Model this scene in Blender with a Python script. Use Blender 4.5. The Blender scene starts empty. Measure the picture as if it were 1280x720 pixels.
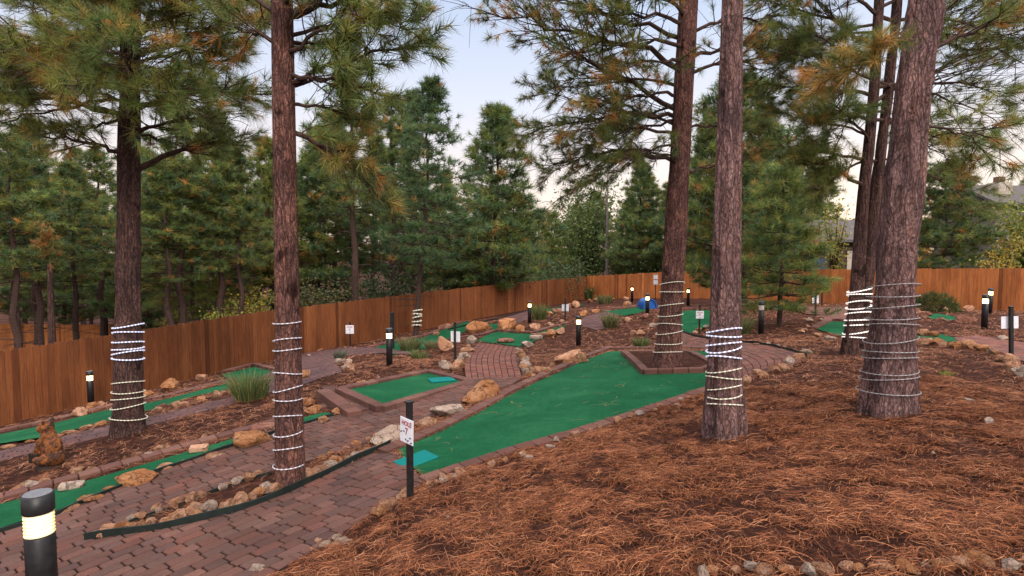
import bpy, bmesh, math, random
import numpy as np
from mathutils import Vector, Matrix, noise
from mathutils.geometry import delaunay_2d_cdt

random.seed(11)
RNG = np.random.default_rng(11)
scene = bpy.context.scene
COL = scene.collection
R = math.radians

# ------------------------------------------------------------------ camera
F = 720.0
EYE = 2.0
PITCH = R(3.6)
cam_d = bpy.data.cameras.new('camera')
cam = bpy.data.objects.new('camera', cam_d)
COL.objects.link(cam)
cam.location = (0, 0, EYE)
cam.rotation_euler = (R(90) - PITCH, 0, 0)
cam_d.sensor_width = 36
cam_d.lens = F / 1280 * 36
cam_d.clip_start = 0.05
cam_d.clip_end = 3000
scene.camera = cam


def ray(px, py):
    u, v = (px - 640) / F, (360 - py) / F
    c, s = math.cos(PITCH), math.sin(PITCH)
    return np.array([u, c + v * s, v * c - s])


def at(px, py, Y):
    """the point on the sight line of a pixel at ground distance Y"""
    r = ray(px, py)
    p = r * (Y / r[1])
    p[2] += EYE
    return p


# ------------------------------------------------------------------ terrain
CTRL = [(48, 850, 3.3), (340, 720, 4.1), (960, 720, 2.9), (1280, 720, 2.9), (640, 720, 3.4),
        (513, 629, 5.4), (360, 606, 6.4), (160, 540, 9.5), (905, 544, 6.6), (1108, 518, 6.4),
        (832, 463, 10.7), (1070, 444, 11.2), (114, 513, 13.6), (0, 537, 13.7), (340, 451, 20.6),
        (456, 428, 24.5), (487, 459, 13.4), (600, 396, 36), (735, 374, 46), (723, 434, 18),
        (662, 405, 23.6), (790, 378, 32.5), (809, 397, 22.8), (860, 383, 29.7), (951, 418, 16.3),
        (1232, 412, 15.5), (1237, 393, 20.7), (1263, 450, 10.5), (1280, 390, 24), (0, 662, 6.1),
        (0, 578, 9.0), (0, 442, 34), (70, 434, 40), (480, 552, 7.6), (430, 500, 10.9)]
_P = np.array([at(*c) for c in CTRL])
_extra = np.array([(-25, 45, -5.2), (0, 60, -2.2), (30, 50, -1.2), (40, 25, -0.4), (-20, 2, -1.6),
                   (20, 2, 0.4), (0, -3, 0.15), (-6, -3, -.7), (7, -3, .4)])
_P = np.vstack([_P, _extra])


def _phi(r2):
    return 0.5 * r2 * np.log(r2 + 1e-9)


_XY = _P[:, :2]
_n = len(_XY)
_K = _phi(((_XY[:, None] - _XY[None]) ** 2).sum(-1)) + np.eye(_n) * 6.0
_Q = np.hstack([np.ones((_n, 1)), _XY])
_A = np.zeros((_n + 3, _n + 3))
_A[:_n, :_n] = _K
_A[:_n, _n:] = _Q
_A[_n:, :_n] = _Q.T
_W = np.linalg.solve(_A, np.concatenate([_P[:, 2], np.zeros(3)]))


def T(x, y):
    x = np.clip(np.asarray(x, float), -32, 42)
    y = np.clip(np.asarray(y, float), -4, 62)
    sh = x.shape
    q = np.stack([x.ravel(), y.ravel()], 1)
    out = np.empty(len(q))
    for i in range(0, len(q), 20000):
        c = q[i:i + 20000]
        out[i:i + 20000] = _phi(((c[:, None] - _XY[None]) ** 2).sum(-1)) @ _W[:_n] + _W[_n] + c @ _W[_n + 1:]
    return out.reshape(sh)


_ts = 1.2 * (75 / 1.2) ** np.linspace(0, 1, 420)


def U(px, py, dz=0.0):
    """where the sight line of a pixel meets the terrain"""
    r = ray(px, py)
    p = r[None] * _ts[:, None]
    h = p[:, 2] + EYE - T(p[:, 0], p[:, 1]) - dz
    k = np.argmax(h < 0)
    if h[k] >= 0:
        k = len(_ts) - 1
    k = max(k, 1)
    a = h[k - 1] / (h[k - 1] - h[k]) if h[k] < 0 else 1
    t = _ts[k - 1] + a * (_ts[k] - _ts[k - 1])
    q = r * t
    return np.array([q[0], q[1], float(T(q[0], q[1]))])


def UL(pts):
    return np.array([U(*p) for p in pts])


def pip(poly, x, y):
    inside = np.zeros(x.shape, bool)
    n = len(poly)
    j = n - 1
    for i in range(n):
        xi, yi = poly[i][:2]
        xj, yj = poly[j][:2]
        if yi != yj:
            inside ^= ((yi > y) != (yj > y)) & (x < (xj - xi) * (y - yi) / (yj - yi) + xi)
        j = i
    return inside


def resample(pts, step, closed=False):
    pts = np.array(pts, float)
    if closed:
        pts = np.vstack([pts, pts[:1]])
    s = np.concatenate([[0], np.cumsum(np.linalg.norm(np.diff(pts[:, :2], axis=0), axis=1))])
    n = max(2, int(round(s[-1] / step)) + 1)
    t = np.linspace(0, s[-1], n)
    return np.stack([np.interp(t, s, pts[:, k]) for k in range(pts.shape[1])], 1), s[-1]


def smooth(pts, it=2):
    """Chaikin corner cutting of an open line"""
    p = np.array(pts, float)
    for _ in range(it):
        a = p[:-1] * .75 + p[1:] * .25
        b = p[:-1] * .25 + p[1:] * .75
        q = np.empty((len(a) * 2, p.shape[1]))
        q[0::2] = a
        q[1::2] = b
        p = np.vstack([p[:1], q, p[-1:]])
    return p


def vnoise(x, y, scale, seed=0):
    """smooth value noise"""
    x = np.asarray(x) * scale + 57.3 * seed
    y = np.asarray(y) * scale + 31.7 * seed
    xi, yi = np.floor(x), np.floor(y)
    fx, fy = x - xi, y - yi
    fx, fy = fx * fx * (3 - 2 * fx), fy * fy * (3 - 2 * fy)

    def h(a, b):
        v = np.sin(a * 127.1 + b * 311.7 + seed * 17.7) * 43758.5453
        return v - np.floor(v)
    return (h(xi, yi) * (1 - fx) + h(xi + 1, yi) * fx) * (1 - fy) + (h(xi, yi + 1) * (1 - fx) + h(xi + 1, yi + 1) * fx) * fy


# ------------------------------------------------------------------ objects
def tag(o, label=None, cat=None, group=None, kind=None):
    if label: o['label'] = label
    if cat: o['category'] = cat
    if group: o['group'] = group
    if kind: o['kind'] = kind
    return o


def empty(name, loc, label, cat, group=None, rz=0.0):
    o = bpy.data.objects.new(name, None)
    o.empty_display_size = .1
    COL.objects.link(o)
    o.location = loc
    o.rotation_euler = (0, 0, rz)
    return tag(o, label, cat, group)


def copy_tree(o, parent=None):
    c = o.copy()
    COL.objects.link(c)
    if parent is not None:
        c.parent = parent
    for ch in list(o.children):
        copy_tree(ch, c)
    return c


class MB:
    """collects shapes into one mesh"""
    def __init__(s):
        s.v, s.f, s.c, s.n, s.m = [], [], [], 0, []

    def add(s, v, f, col=(1, 1, 1), mat=0):
        v = np.asarray(v, float).reshape(-1, 3)
        s.v.append(v)
        s.f += [tuple(i + s.n for i in q) for q in f]
        s.m += [mat] * len(f)
        c = np.asarray(col, float)
        if c.ndim == 1:
            c = np.tile(c[:3], (len(v), 1))
        s.c.append(c)
        s.n += len(v)

    def box(s, c, size, rz=0.0, col=(1, 1, 1), bevel=0.0, mat=0, rot=None):
        hx, hy, hz = [k / 2 for k in size]
        b = min(bevel, hx * .9, hy * .9, hz * .9)
        if b > 0:
            bm = bmesh.new()
            bmesh.ops.create_cube(bm, size=1)
            bmesh.ops.scale(bm, vec=size, verts=bm.verts)
            bmesh.ops.bevel(bm, geom=bm.edges[:], offset=b, segments=2, profile=.5, affect='EDGES')
            v = np.array([q.co for q in bm.verts])
            f = [[q.index for q in fc.verts] for fc in bm.faces]
            bm.free()
        else:
            v = np.array([(x * hx, y * hy, z * hz) for x in (-1, 1) for y in (-1, 1) for z in (-1, 1)])
            f = [(0, 1, 3, 2), (4, 6, 7, 5), (0, 4, 5, 1), (2, 3, 7, 6), (0, 2, 6, 4), (1, 5, 7, 3)]
        M = np.array(rot.to_matrix() if rot is not None else Matrix.Rotation(rz, 3, 'Z'))
        s.add(v @ M.T + np.array(c), f, col, mat)

    def tube(s, pts, rad, sides=8, col=(1, 1, 1), caps=True, mat=0):
        pts = np.asarray(pts, float)
        n = len(pts)
        rad = np.broadcast_to(np.asarray(rad, float), (n,))
        t = np.gradient(pts, axis=0)
        t /= np.linalg.norm(t, axis=1)[:, None] + 1e-9
        up = np.array([0, 0, 1.]) if abs(t[:, 2]).mean() < .8 else np.array([1., 0, 0])
        a = np.cross(t, up)
        a /= np.linalg.norm(a, axis=1)[:, None] + 1e-9
        b = np.cross(a, t)
        th = np.linspace(0, 2 * np.pi, sides, endpoint=False)
        v = pts[:, None] + rad[:, None, None] * (np.cos(th)[None, :, None] * a[:, None] + np.sin(th)[None, :, None] * b[:, None])
        f = []
        for i in range(n - 1):
            for j in range(sides):
                k = (j + 1) % sides
                f.append((i * sides + j, i * sides + k, (i + 1) * sides + k, (i + 1) * sides + j))
        if caps:
            f.append(tuple(range(sides))[::-1])
            f.append(tuple((n - 1) * sides + j for j in range(sides)))
        c = np.asarray(col, float)
        if c.ndim == 2:
            c = np.repeat(c, sides, 0)
        s.add(v.reshape(-1, 3), f, c, mat)

    def lathe(s, prof, c=(0, 0, 0), sides=24, col=(1, 1, 1), mat=0):
        th = np.linspace(0, 2 * np.pi, sides, endpoint=False)
        v = []
        for r, z in prof:
            v += [(c[0] + r * math.cos(a), c[1] + r * math.sin(a), c[2] + z) for a in th]
        f = []
        for i in range(len(prof) - 1):
            for j in range(sides):
                k = (j + 1) % sides
                f.append((i * sides + j, i * sides + k, (i + 1) * sides + k, (i + 1) * sides + j))
        f.append(tuple(range(sides))[::-1])
        f.append(tuple((len(prof) - 1) * sides + j for j in range(sides)))
        s.add(v, f, col, mat)

    def build(s, name, mats, parent=None, smooth=False, loc=None):
        me = bpy.data.meshes.new(name)
        V = np.vstack(s.v)
        me.from_pydata(V.tolist(), [], s.f)
        ca = me.color_attributes.new('Col', 'FLOAT_COLOR', 'POINT')
        C4 = np.ones((len(V), 4), np.float32)
        C4[:, :3] = np.vstack(s.c)
        ca.data.foreach_set('color', C4.ravel())
        mats = mats if isinstance(mats, (list, tuple)) else [mats]
        for m in mats: me.materials.append(m)
        if len(mats) > 1:
            me.polygons.foreach_set('material_index', s.m)
        if smooth:
            me.polygons.foreach_set('use_smooth', [True] * len(me.polygons))
        me.update()
        o = bpy.data.objects.new(name, me)
        COL.objects.link(o)
        if parent is not None: o.parent = parent
        if loc is not None: o.location = loc
        return o


def mesh_np(name, V, Fc, k, colv, mat, parent=None, smooth=False):
    """a heavy mesh from arrays: faces all with k corners"""
    me = bpy.data.meshes.new(name)
    nv, nf = len(V), len(Fc)
    me.vertices.add(nv)
    me.vertices.foreach_set('co', np.ascontiguousarray(V, np.float32).ravel())
    me.loops.add(nf * k)
    me.loops.foreach_set('vertex_index', np.ascontiguousarray(Fc, np.int32).ravel())
    me.polygons.add(nf)
    me.polygons.foreach_set('loop_start', np.arange(0, nf * k, k, dtype=np.int32))
    me.update(calc_edges=True)
    if smooth:
        me.polygons.foreach_set('use_smooth', np.ones(nf, bool))
    if colv is not None:
        ca = me.color_attributes.new('Col', 'FLOAT_COLOR', 'POINT')
        C4 = np.ones((nv, 4), np.float32)
        C4[:, :3] = colv
        ca.data.foreach_set('color', C4.ravel())
    me.materials.append(mat)
    o = bpy.data.objects.new(name, me)
    COL.objects.link(o)
    if parent is not None: o.parent = parent
    return o


# ------------------------------------------------------------------ materials
class NT:
    def __init__(s, name):
        s.m = bpy.data.materials.new(name)
        s.m.use_nodes = True
        s.t = s.m.node_tree
        s.b = s.t.nodes['Principled BSDF']
        s.out = s.t.nodes['Material Output']

    def n(s, typ, **kw):
        nd = s.t.nodes.new(typ)
        for k, v in kw.items():
            if k in nd.inputs: nd.inputs[k].default_value = v
            else: setattr(nd, k, v)
        return nd

    def l(s, a, b):
        s.t.links.new(a, b)

    def coord(s, kind='Object', scale=(1, 1, 1)):
        c = s.n('ShaderNodeTexCoord')
        m = s.n('ShaderNodeMapping')
        m.inputs['Scale'].default_value = scale
        s.l(c.outputs[kind], m.inputs['Vector'])
        return m.outputs['Vector']

    def noise(s, vec, scale, detail=4, rough=.55, dist=0.0):
        nd = s.n('ShaderNodeTexNoise', Scale=scale, Detail=detail, Roughness=rough, Distortion=dist)
        s.l(vec, nd.inputs['Vector'])
        return nd.outputs['Fac']

    def ramp(s, fac, stops):
        r = s.n('ShaderNodeValToRGB')
        el = r.color_ramp.elements
        while len(el) < len(stops): el.new(.5)
        for e, (p, c) in zip(el, stops):
            e.position = p
            e.color = (*c, 1) if len(c) == 3 else c
        s.l(fac, r.inputs['Fac'])
        return r.outputs['Color']

    def mix(s, fac, a, b, mode='MIX'):
        m = s.n('ShaderNodeMix', data_type='RGBA', blend_type=mode)
        for sock, v in ((m.inputs[0], fac), (m.inputs[6], a), (m.inputs[7], b)):
            if isinstance(v, (int, float)): sock.default_value = v
            elif isinstance(v, tuple): sock.default_value = (*v, 1)
            else: s.l(v, sock)
        return m.outputs[2]

    def math(s, op, a, b=0.0):
        m = s.n('ShaderNodeMath', operation=op)
        for sock, v in ((m.inputs[0], a), (m.inputs[1], b)):
            if isinstance(v, (int, float)): sock.default_value = v
            else: s.l(v, sock)
        return m.outputs[0]

    def col(s):
        a = s.n('ShaderNodeAttribute', attribute_name='Col')
        return a.outputs['Color']

    def bump(s, h, strength=.5, dist=.02):
        b = s.n('ShaderNodeBump', Strength=strength, Distance=dist)
        s.l(h, b.inputs['Height'])
        s.l(b.outputs['Normal'], s.b.inputs['Normal'])

    def base(s, c, rough=.8, spec=.3):
        if isinstance(c, tuple): s.b.inputs['Base Color'].default_value = (*c, 1)
        else: s.l(c, s.b.inputs['Base Color'])
        s.b.inputs['Roughness'].default_value = rough
        s.b.inputs['Specular IOR Level'].default_value = spec
        return s.m


M = {}
# forest-floor mulch
t = NT('mulch_soil'); v = t.coord()
c1 = t.ramp(t.noise(v, 9, 8, .7), [(.32, (.016, .007, .005)), (.52, (.055, .021, .013)), (.70, (.13, .050, .028))])
c2 = t.ramp(t.noise(v, .5, 4, .6), [(.35, (.75, .72, .72)), (.65, (1.2, 1.15, 1.1))])
t.bump(t.noise(v, 30, 6, .75), .9, .04)
M['mulch'] = t.base(t.mix(1.0, c1, c2, 'MULTIPLY'), .95, .1)
# tint-only surfaces (colour per strand, leaf, brick)
t = NT('dry_needle'); M['needle'] = t.base(t.col(), .8, .2)


def leafy(name, transl=.35):
    t = NT(name)
    c = t.col()
    t.base(c, .55, .3)
    tr = t.n('ShaderNodeBsdfTranslucent')
    t.l(c, tr.inputs['Color'])
    mx = t.n('ShaderNodeMixShader')
    mx.inputs[0].default_value = transl
    t.l(t.b.outputs[0], mx.inputs[1]); t.l(tr.outputs[0], mx.inputs[2])
    t.l(mx.outputs[0], t.out.inputs['Surface'])
    return t.m


M['leaf'] = leafy('pine_foliage')
t = NT('paver'); v = t.coord()
n1 = t.ramp(t.noise(v, 60, 5, .7), [(.3, (.72, .7, .7)), (.7, (1.2, 1.2, 1.2))])
n2 = t.ramp(t.noise(v, 1.3, 4, .6), [(.35, (.8, .8, .82)), (.7, (1.12, 1.08, 1.05))])
t.bump(t.noise(v, 120, 4, .7), .35, .006)
M['paver'] = t.base(t.mix(1.0, t.mix(1.0, t.col(), n1, 'MULTIPLY'), n2, 'MULTIPLY'), .85, .25)
t = NT('joint_sand'); v = t.coord()
M['sand'] = t.base(t.ramp(t.noise(v, 40, 4), [(.3, (.008, .005, .0045)), (.7, (.022, .013, .011))]), .95, .1)
t = NT('green_carpet'); v = t.coord()
g1 = t.ramp(t.noise(v, 1.1, 5, .65, .6), [(.3, (.005, .064, .027)), (.5, (.008, .088, .036)), (.75, (.022, .125, .054))])
g2 = t.ramp(t.noise(v, 220, 3, .8), [(.25, (.6, .62, .6)), (.75, (1.35, 1.3, 1.3))])
g3 = t.ramp(t.noise(v, 14, 5, .7), [(.33, (.80, .82, .82)), (.72, (1.22, 1.14, 1.12))])
t.bump(t.noise(v, 260, 3, .8), .5, .008)
M['carpet'] = t.base(t.mix(1.0, t.mix(1.0, g1, g2, 'MULTIPLY'), g3, 'MULTIPLY'), .95, .08)
t = NT('turquoise_mat'); v = t.coord()
M['tee'] = t.base(t.ramp(t.noise(v, 150, 3), [(.3, (.0, .12, .115)), (.7, (.01, .18, .17))]), .9, .1)
t = NT('black_metal'); v = t.coord()
M['black'] = t.base(t.ramp(t.noise(v, 25, 4), [(.3, (.006, .006, .007)), (.75, (.018, .017, .018))]), .45, .4)
t = NT('edging_plastic'); v = t.coord()
M['edging'] = t.base(t.ramp(t.noise(v, 12, 4), [(.3, (.004, .008, .007)), (.75, (.010, .020, .016))]), .55, .4)
t = NT('cap_grey'); v = t.coord()
M['cap'] = t.base(t.ramp(t.noise(v, 60, 4), [(.3, (.10, .105, .12)), (.7, (.17, .175, .19))]), .4, .5)


def emit(name, col, strength, base=(.8, .8, .8)):
    t = NT(name)
    t.base(base, .4, .4)
    t.b.inputs['Emission Color'].default_value = (*col, 1)
    t.b.inputs['Emission Strength'].default_value = strength
    return t.m


M['lamp'] = NT('lens_ring').base((.85, .74, .42), .3, .5)
M['lamp_core'] = emit('lit_core', (1, .72, .28), 13)
M['lens_off'] = NT('unlit_lens').base((.6, .55, .5), .3, .5)
t = NT('sign_white'); v = t.coord()
M['sign'] = t.base(t.ramp(t.noise(v, 20, 4), [(.3, (.62, .64, .70)), (.7, (.78, .79, .83))]), .5, .4)
M['sign_red'] = NT('sign_red').base((.30, .015, .02), .6)
M['sign_ink'] = NT('sign_ink').base((.02, .02, .025), .6)
# stone
def stone(name, a, b, c):
    t = NT(name); v = t.coord()
    oi = t.n('ShaderNodeObjectInfo')
    ca = t.n('ShaderNodeCombineXYZ'); t.l(t.math('MULTIPLY', oi.outputs['Random'], 37.0), ca.inputs[0]); t.l(t.math('MULTIPLY', oi.outputs['Random'], 91.0), ca.inputs[1])
    ad = t.n('ShaderNodeVectorMath', operation='ADD'); t.l(v, ad.inputs[0]); t.l(ca.outputs[0], ad.inputs[1])
    v = ad.outputs[0]
    k = t.ramp(t.noise(v, 1.6, 7, .68, .4), [(.28, a), (.5, b), (.72, c)])
    d = t.ramp(t.noise(v, 9, 6, .75), [(.3, (.55, .52, .5)), (.5, (1, 1, 1)), (.75, (1.2, 1.18, 1.15))])
    w = t.ramp(oi.outputs['Random'], [(0, (.80, .74, .70)), (.5, (1, .95, .9)), (1, (1.15, 1.1, 1.08))])
    cr = t.n('ShaderNodeTexVoronoi', feature='DISTANCE_TO_EDGE', Scale=1.9); dv = t.n('ShaderNodeVectorMath', operation='ADD'); t.l(v, dv.inputs[0])
    wn = t.n('ShaderNodeTexNoise', Scale=3.0, Detail=5); t.l(v, wn.inputs['Vector']); t.l(wn.outputs['Color'], dv.inputs[1]); t.l(dv.outputs[0], cr.inputs['Vector'])
    ck = t.ramp(cr.outputs['Distance'], [(0, (.35, .33, .32)), (.045, (1, 1, 1))])
    d = t.mix(1.0, d, ck, 'MULTIPLY')
    t.bump(t.math('ADD', t.noise(v, 6, 9, .78), t.math('MULTIPLY', ck, .5)), 1.0, .16)
    return t.base(t.mix(1.0, t.mix(1.0, k, d, 'MULTIPLY'), w, 'MULTIPLY'), .9, .15)


M['rock_tan'] = stone('tan_sandstone', (.38, .18, .10), (.66, .36, .215), (.82, .58, .44))
M['rock_orange'] = stone('orange_sandstone', (.34, .14, .055), (.60, .28, .125), (.74, .45, .27))
M['rock_pale'] = stone('pale_limestone', (.42, .31, .24), (.64, .50, .41), (.78, .68, .60))
M['rock_red'] = stone('red_sandstone', (.22, .095, .07), (.40, .19, .14), (.54, .33, .25))


def bark(name, plate1, plate2, furrow, sc=11.0, streak=(.30, .12, .06)):
    t = NT(name); v = t.coord('Object', (1, 1, .42))
    off = None
    for scl, amt in ((3.0, .16), (14.0, .07)):
        w = t.n('ShaderNodeTexNoise', Scale=scl, Detail=4)
        t.l(v, w.inputs['Vector'])
        o_ = t.n('ShaderNodeVectorMath', operation='SCALE'); o_.inputs['Scale'].default_value = amt
        t.l(w.outputs['Color'], o_.inputs[0])
        ad = t.n('ShaderNodeVectorMath', operation='ADD'); t.l(v if off is None else off, ad.inputs[0]); t.l(o_.outputs[0], ad.inputs[1])
        off = ad.outputs[0]
    rv = t.coord('Object', (1, 1, .20))
    n1 = t.noise(rv, sc * .62, 3, .5, 1.1)
    rid = t.math('ABSOLUTE', t.math('SUBTRACT', n1, .5))
    edge = t.ramp(rid, [(.0, (.22, .22, .22)), (.03, (.60, .60, .60)), (.085, (1, 1, 1))])
    vc = t.n('ShaderNodeTexVoronoi', Scale=sc); t.l(off, vc.inputs['Vector'])
    v2 = t.n('ShaderNodeTexVoronoi', feature='DISTANCE_TO_EDGE', Scale=sc * 1.5); t.l(off, v2.inputs['Vector'])
    fine = t.noise(t.coord('Object', (1, 1, .45)), 60, 7, .8)
    ridg = t.noise(t.coord('Object', (1, 1, .12)), 16, 6, .7, .5)
    sp = t.n('ShaderNodeSeparateColor'); t.l(vc.outputs['Color'], sp.inputs[0])
    pl = t.mix(sp.outputs[0], plate1, plate2)
    pl = t.mix(1.0, pl, t.ramp(fine, [(.32, (.30, .29, .30)), (.5, (.95, .95, .95)), (.68, (2.1, 2.0, 2.0))]), 'MULTIPLY')
    pl = t.mix(t.ramp(ridg, [(.52, (0, 0, 0)), (.68, (.6, .6, .6))]), pl, streak)
    edge2 = t.ramp(v2.outputs['Distance'], [(.0, (.30, .30, .30)), (.16, (1, 1, 1))])
    c = t.mix(t.mix(1.0, edge, edge2, 'MULTIPLY'), furrow, pl)
    h = t.math('ADD', t.math('ADD', t.math('MULTIPLY', edge, .9), t.math('MULTIPLY', edge2, .3)), t.math('ADD', t.math('MULTIPLY', fine, .4), t.math('MULTIPLY', ridg, .7)))
    knot = t.ramp(t.noise(t.coord('Object', (1, 1, 1.0)), 3.4, 2, .5), [(.27, (.30, .27, .27)), (.34, (1, 1, 1))])
    c = t.mix(1.0, c, knot, 'MULTIPLY')
    big = t.ramp(t.noise(t.coord(), 1.6, 5, .65), [(.35, (.74, .72, .75)), (.68, (1.28, 1.18, 1.12))])
    h = t.math('ADD', t.math('ADD', t.math('MULTIPLY', edge, .6), t.math('MULTIPLY', edge2, .25)), t.math('ADD', t.math('MULTIPLY', fine, .35), t.math('MULTIPLY', ridg, .8)))
    t.bump(h, 1.0, .03)
    return t.base(t.mix(1.0, c, big, 'MULTIPLY'), .92, .12)


M['bark_grey'] = bark('grey_plate_bark', (.235, .150, .140), (.155, .100, .098), (.050, .030, .028), 17, (.27, .13, .085))
M['bark_red'] = bark('red_plate_bark', (.21, .108, .088), (.130, .070, .061), (.040, .023, .021), 18, (.28, .115, .062))
M['bark_dark'] = bark('dark_bark', (.12, .072, .062), (.078, .049, .045), (.026, .016, .015), 19, (.15, .07, .045))
t = NT('twig_bark'); v = t.coord()
M['twig'] = t.base(t.ramp(t.noise(v, 20, 5), [(.3, (.03, .019, .016)), (.7, (.085, .052, .043))]), .9, .1)
# fence
t = NT('fence_board'); v = t.coord('Object', (9, 9, .55))
s1 = t.ramp(t.noise(v, 3.0, 7, .7, .3), [(.3, (.58, .52, .48)), (.5, (1, 1, 1)), (.72, (1.3, 1.3, 1.28))])
s2 = t.ramp(t.noise(t.coord('Object', (1, 1, .35)), 1.4, 5, .65), [(.30, (.68, .63, .60)), (.6, (1.06, 1.06, 1.06))])
t.bump(t.noise(v, 12, 5, .7), .4, .008)
M['fence'] = t.base(t.mix(1.0, t.mix(1.0, t.col(), s1, 'MULTIPLY'), s2, 'MULTIPLY'), .8, .25)
t = NT('blue_plastic'); M['blue'] = t.base((.006, .075, .30), .4, .5)
t = NT('carved_wood'); v = t.coord()
k = t.ramp(t.noise(v, 7, 7, .7, 1.2), [(.36, (.010, .006, .005)), (.46, (.06, .020, .008)), (.58, (.26, .085, .016)), (.78, (.34, .14, .045))])
t.bump(t.noise(v, 26, 5, .7), .9, .03)
M['carved'] = t.base(k, .6, .35)
t = NT('charred_wood'); v = t.coord()
t.bump(t.noise(v, 30, 5, .7), .9, .03)
M['charred'] = t.base(t.ramp(t.noise(v, 10, 6), [(.35, (.010, .007, .006)), (.7, (.05, .028, .018))]), .8, .2)


def ropemat(name, on, strength, off):
    t = NT(name)
    a = t.n('ShaderNodeSeparateColor'); t.l(t.col(), a.inputs[0])
    t.l(t.mix(a.outputs[0], off, tuple(min(.75, c * 1.9) for c in off)), t.b.inputs['Base Color'])
    t.b.inputs['Roughness'].default_value = .35
    t.b.inputs['Emission Color'].default_value = (*on, 1)
    t.l(t.math('MULTIPLY', a.outputs[1], strength), t.b.inputs['Emission Strength'])
    return t.m


M['rope_cool'] = ropemat('rope_cool_white', (.72, .78, 1.0), .85, (.30, .29, .36))
M['rope_warm'] = ropemat('rope_warm_white', (1.0, .93, .72), .22, (.36, .34, .27))
M['rope_dim'] = ropemat('rope_dim_white', (.85, .86, 1.0), .26, (.30, .28, .30))
M['rope_bright'] = ropemat('rope_bright_white', (1, .88, .80), 1.0, (.8, .75, .7))
M['rope_off'] = ropemat('rope_unlit', (1, 1, 1), 0.0, (.17, .16, .16))
# houses
t = NT('roof_shingle'); v = t.coord('Object', (1, 1, 4))
M['roof'] = t.base(t.ramp(t.noise(v, 5, 5), [(.3, (.075, .068, .066)), (.7, (.125, .115, .112))]), .9, .1)
t = NT('grey_siding'); v = t.coord('Object', (.3, .3, 6))
M['siding'] = t.base(t.ramp(t.noise(v, 3, 4), [(.3, (.11, .092, .080)), (.7, (.18, .155, .135))]), .85, .2)
t = NT('cream_wall'); v = t.coord()
M['cream'] = t.base(t.ramp(t.noise(v, 3, 4), [(.3, (.36, .31, .26)), (.7, (.48, .42, .36))]), .85, .2)
t = NT('brown_timber'); v = t.coord()
M['timber'] = t.base(t.ramp(t.noise(v, 3, 4), [(.3, (.04, .028, .022)), (.7, (.085, .055, .042))]), .85, .2)
t = NT('window_glass'); M['glass'] = t.base((.05, .07, .11), .2, .5)
t = NT('chimney_brick'); v = t.coord()
M['cbrick'] = t.base(t.ramp(t.noise(v, 12, 4), [(.3, (.12, .05, .04)), (.7, (.24, .12, .09))]), .9, .2)

# ------------------------------------------------------------------ layout on the ground (world points)
def cdt_patch(poly, dz, step, mat_name, name, parent=None, kind=None, dzfun=None):
    """a sheet laid over the terrain inside an outline"""
    poly = np.asarray(poly)[:, :2]
    ring, _ = resample(poly, step, closed=True)
    ring = ring[:-1]
    lo, hi = ring.min(0), ring.max(0)
    gx, gy = np.meshgrid(np.arange(lo[0], hi[0], step), np.arange(lo[1], hi[1], step))
    gx, gy = gx.ravel(), gy.ravel()
    k = pip(ring, gx, gy)
    pts = np.vstack([ring, np.stack([gx[k], gy[k]], 1)])
    n = len(ring)
    r = delaunay_2d_cdt([Vector(p) for p in pts], [], [list(range(n))], 1, 1e-5)
    V = np.array([(p.x, p.y) for p in r[0]])
    z = T(V[:, 0], V[:, 1]) + dz
    mb = MB()
    mb.add(np.column_stack([V, z]), r[2])
    o = mb.build(name, M[mat_name], parent, smooth=True)
    if kind: o['kind'] = kind
    return o


def clip_rect(poly, rect):
    """outline of poly inside a convex counter-clockwise rect"""
    out = [tuple(p) for p in poly]
    for i in range(len(rect)):
        a, b = rect[i], rect[(i + 1) % len(rect)]
        inp, out = out, []
        if not inp: return []
        ex, ey = b[0] - a[0], b[1] - a[1]
        d = [ex * (p[1] - a[1]) - ey * (p[0] - a[0]) for p in inp]
        for j in range(len(inp)):
            p, q, dp, dq = inp[j - 1], inp[j], d[j - 1], d[j]
            if (dp >= 0) != (dq >= 0):
                s = dp / (dp - dq)
                out.append((p[0] + s * (q[0] - p[0]), p[1] + s * (q[1] - p[1])))
            if dq >= 0: out.append(q)
    return out


FLAT = []          # outlines where the ground is pressed down and no needles lie

PAVE = [(.112, .053, .041), (.100, .048, .037), (.124, .062, .048), (.090, .048, .040), (.110, .060, .048), (.122, .052, .038)]


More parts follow.
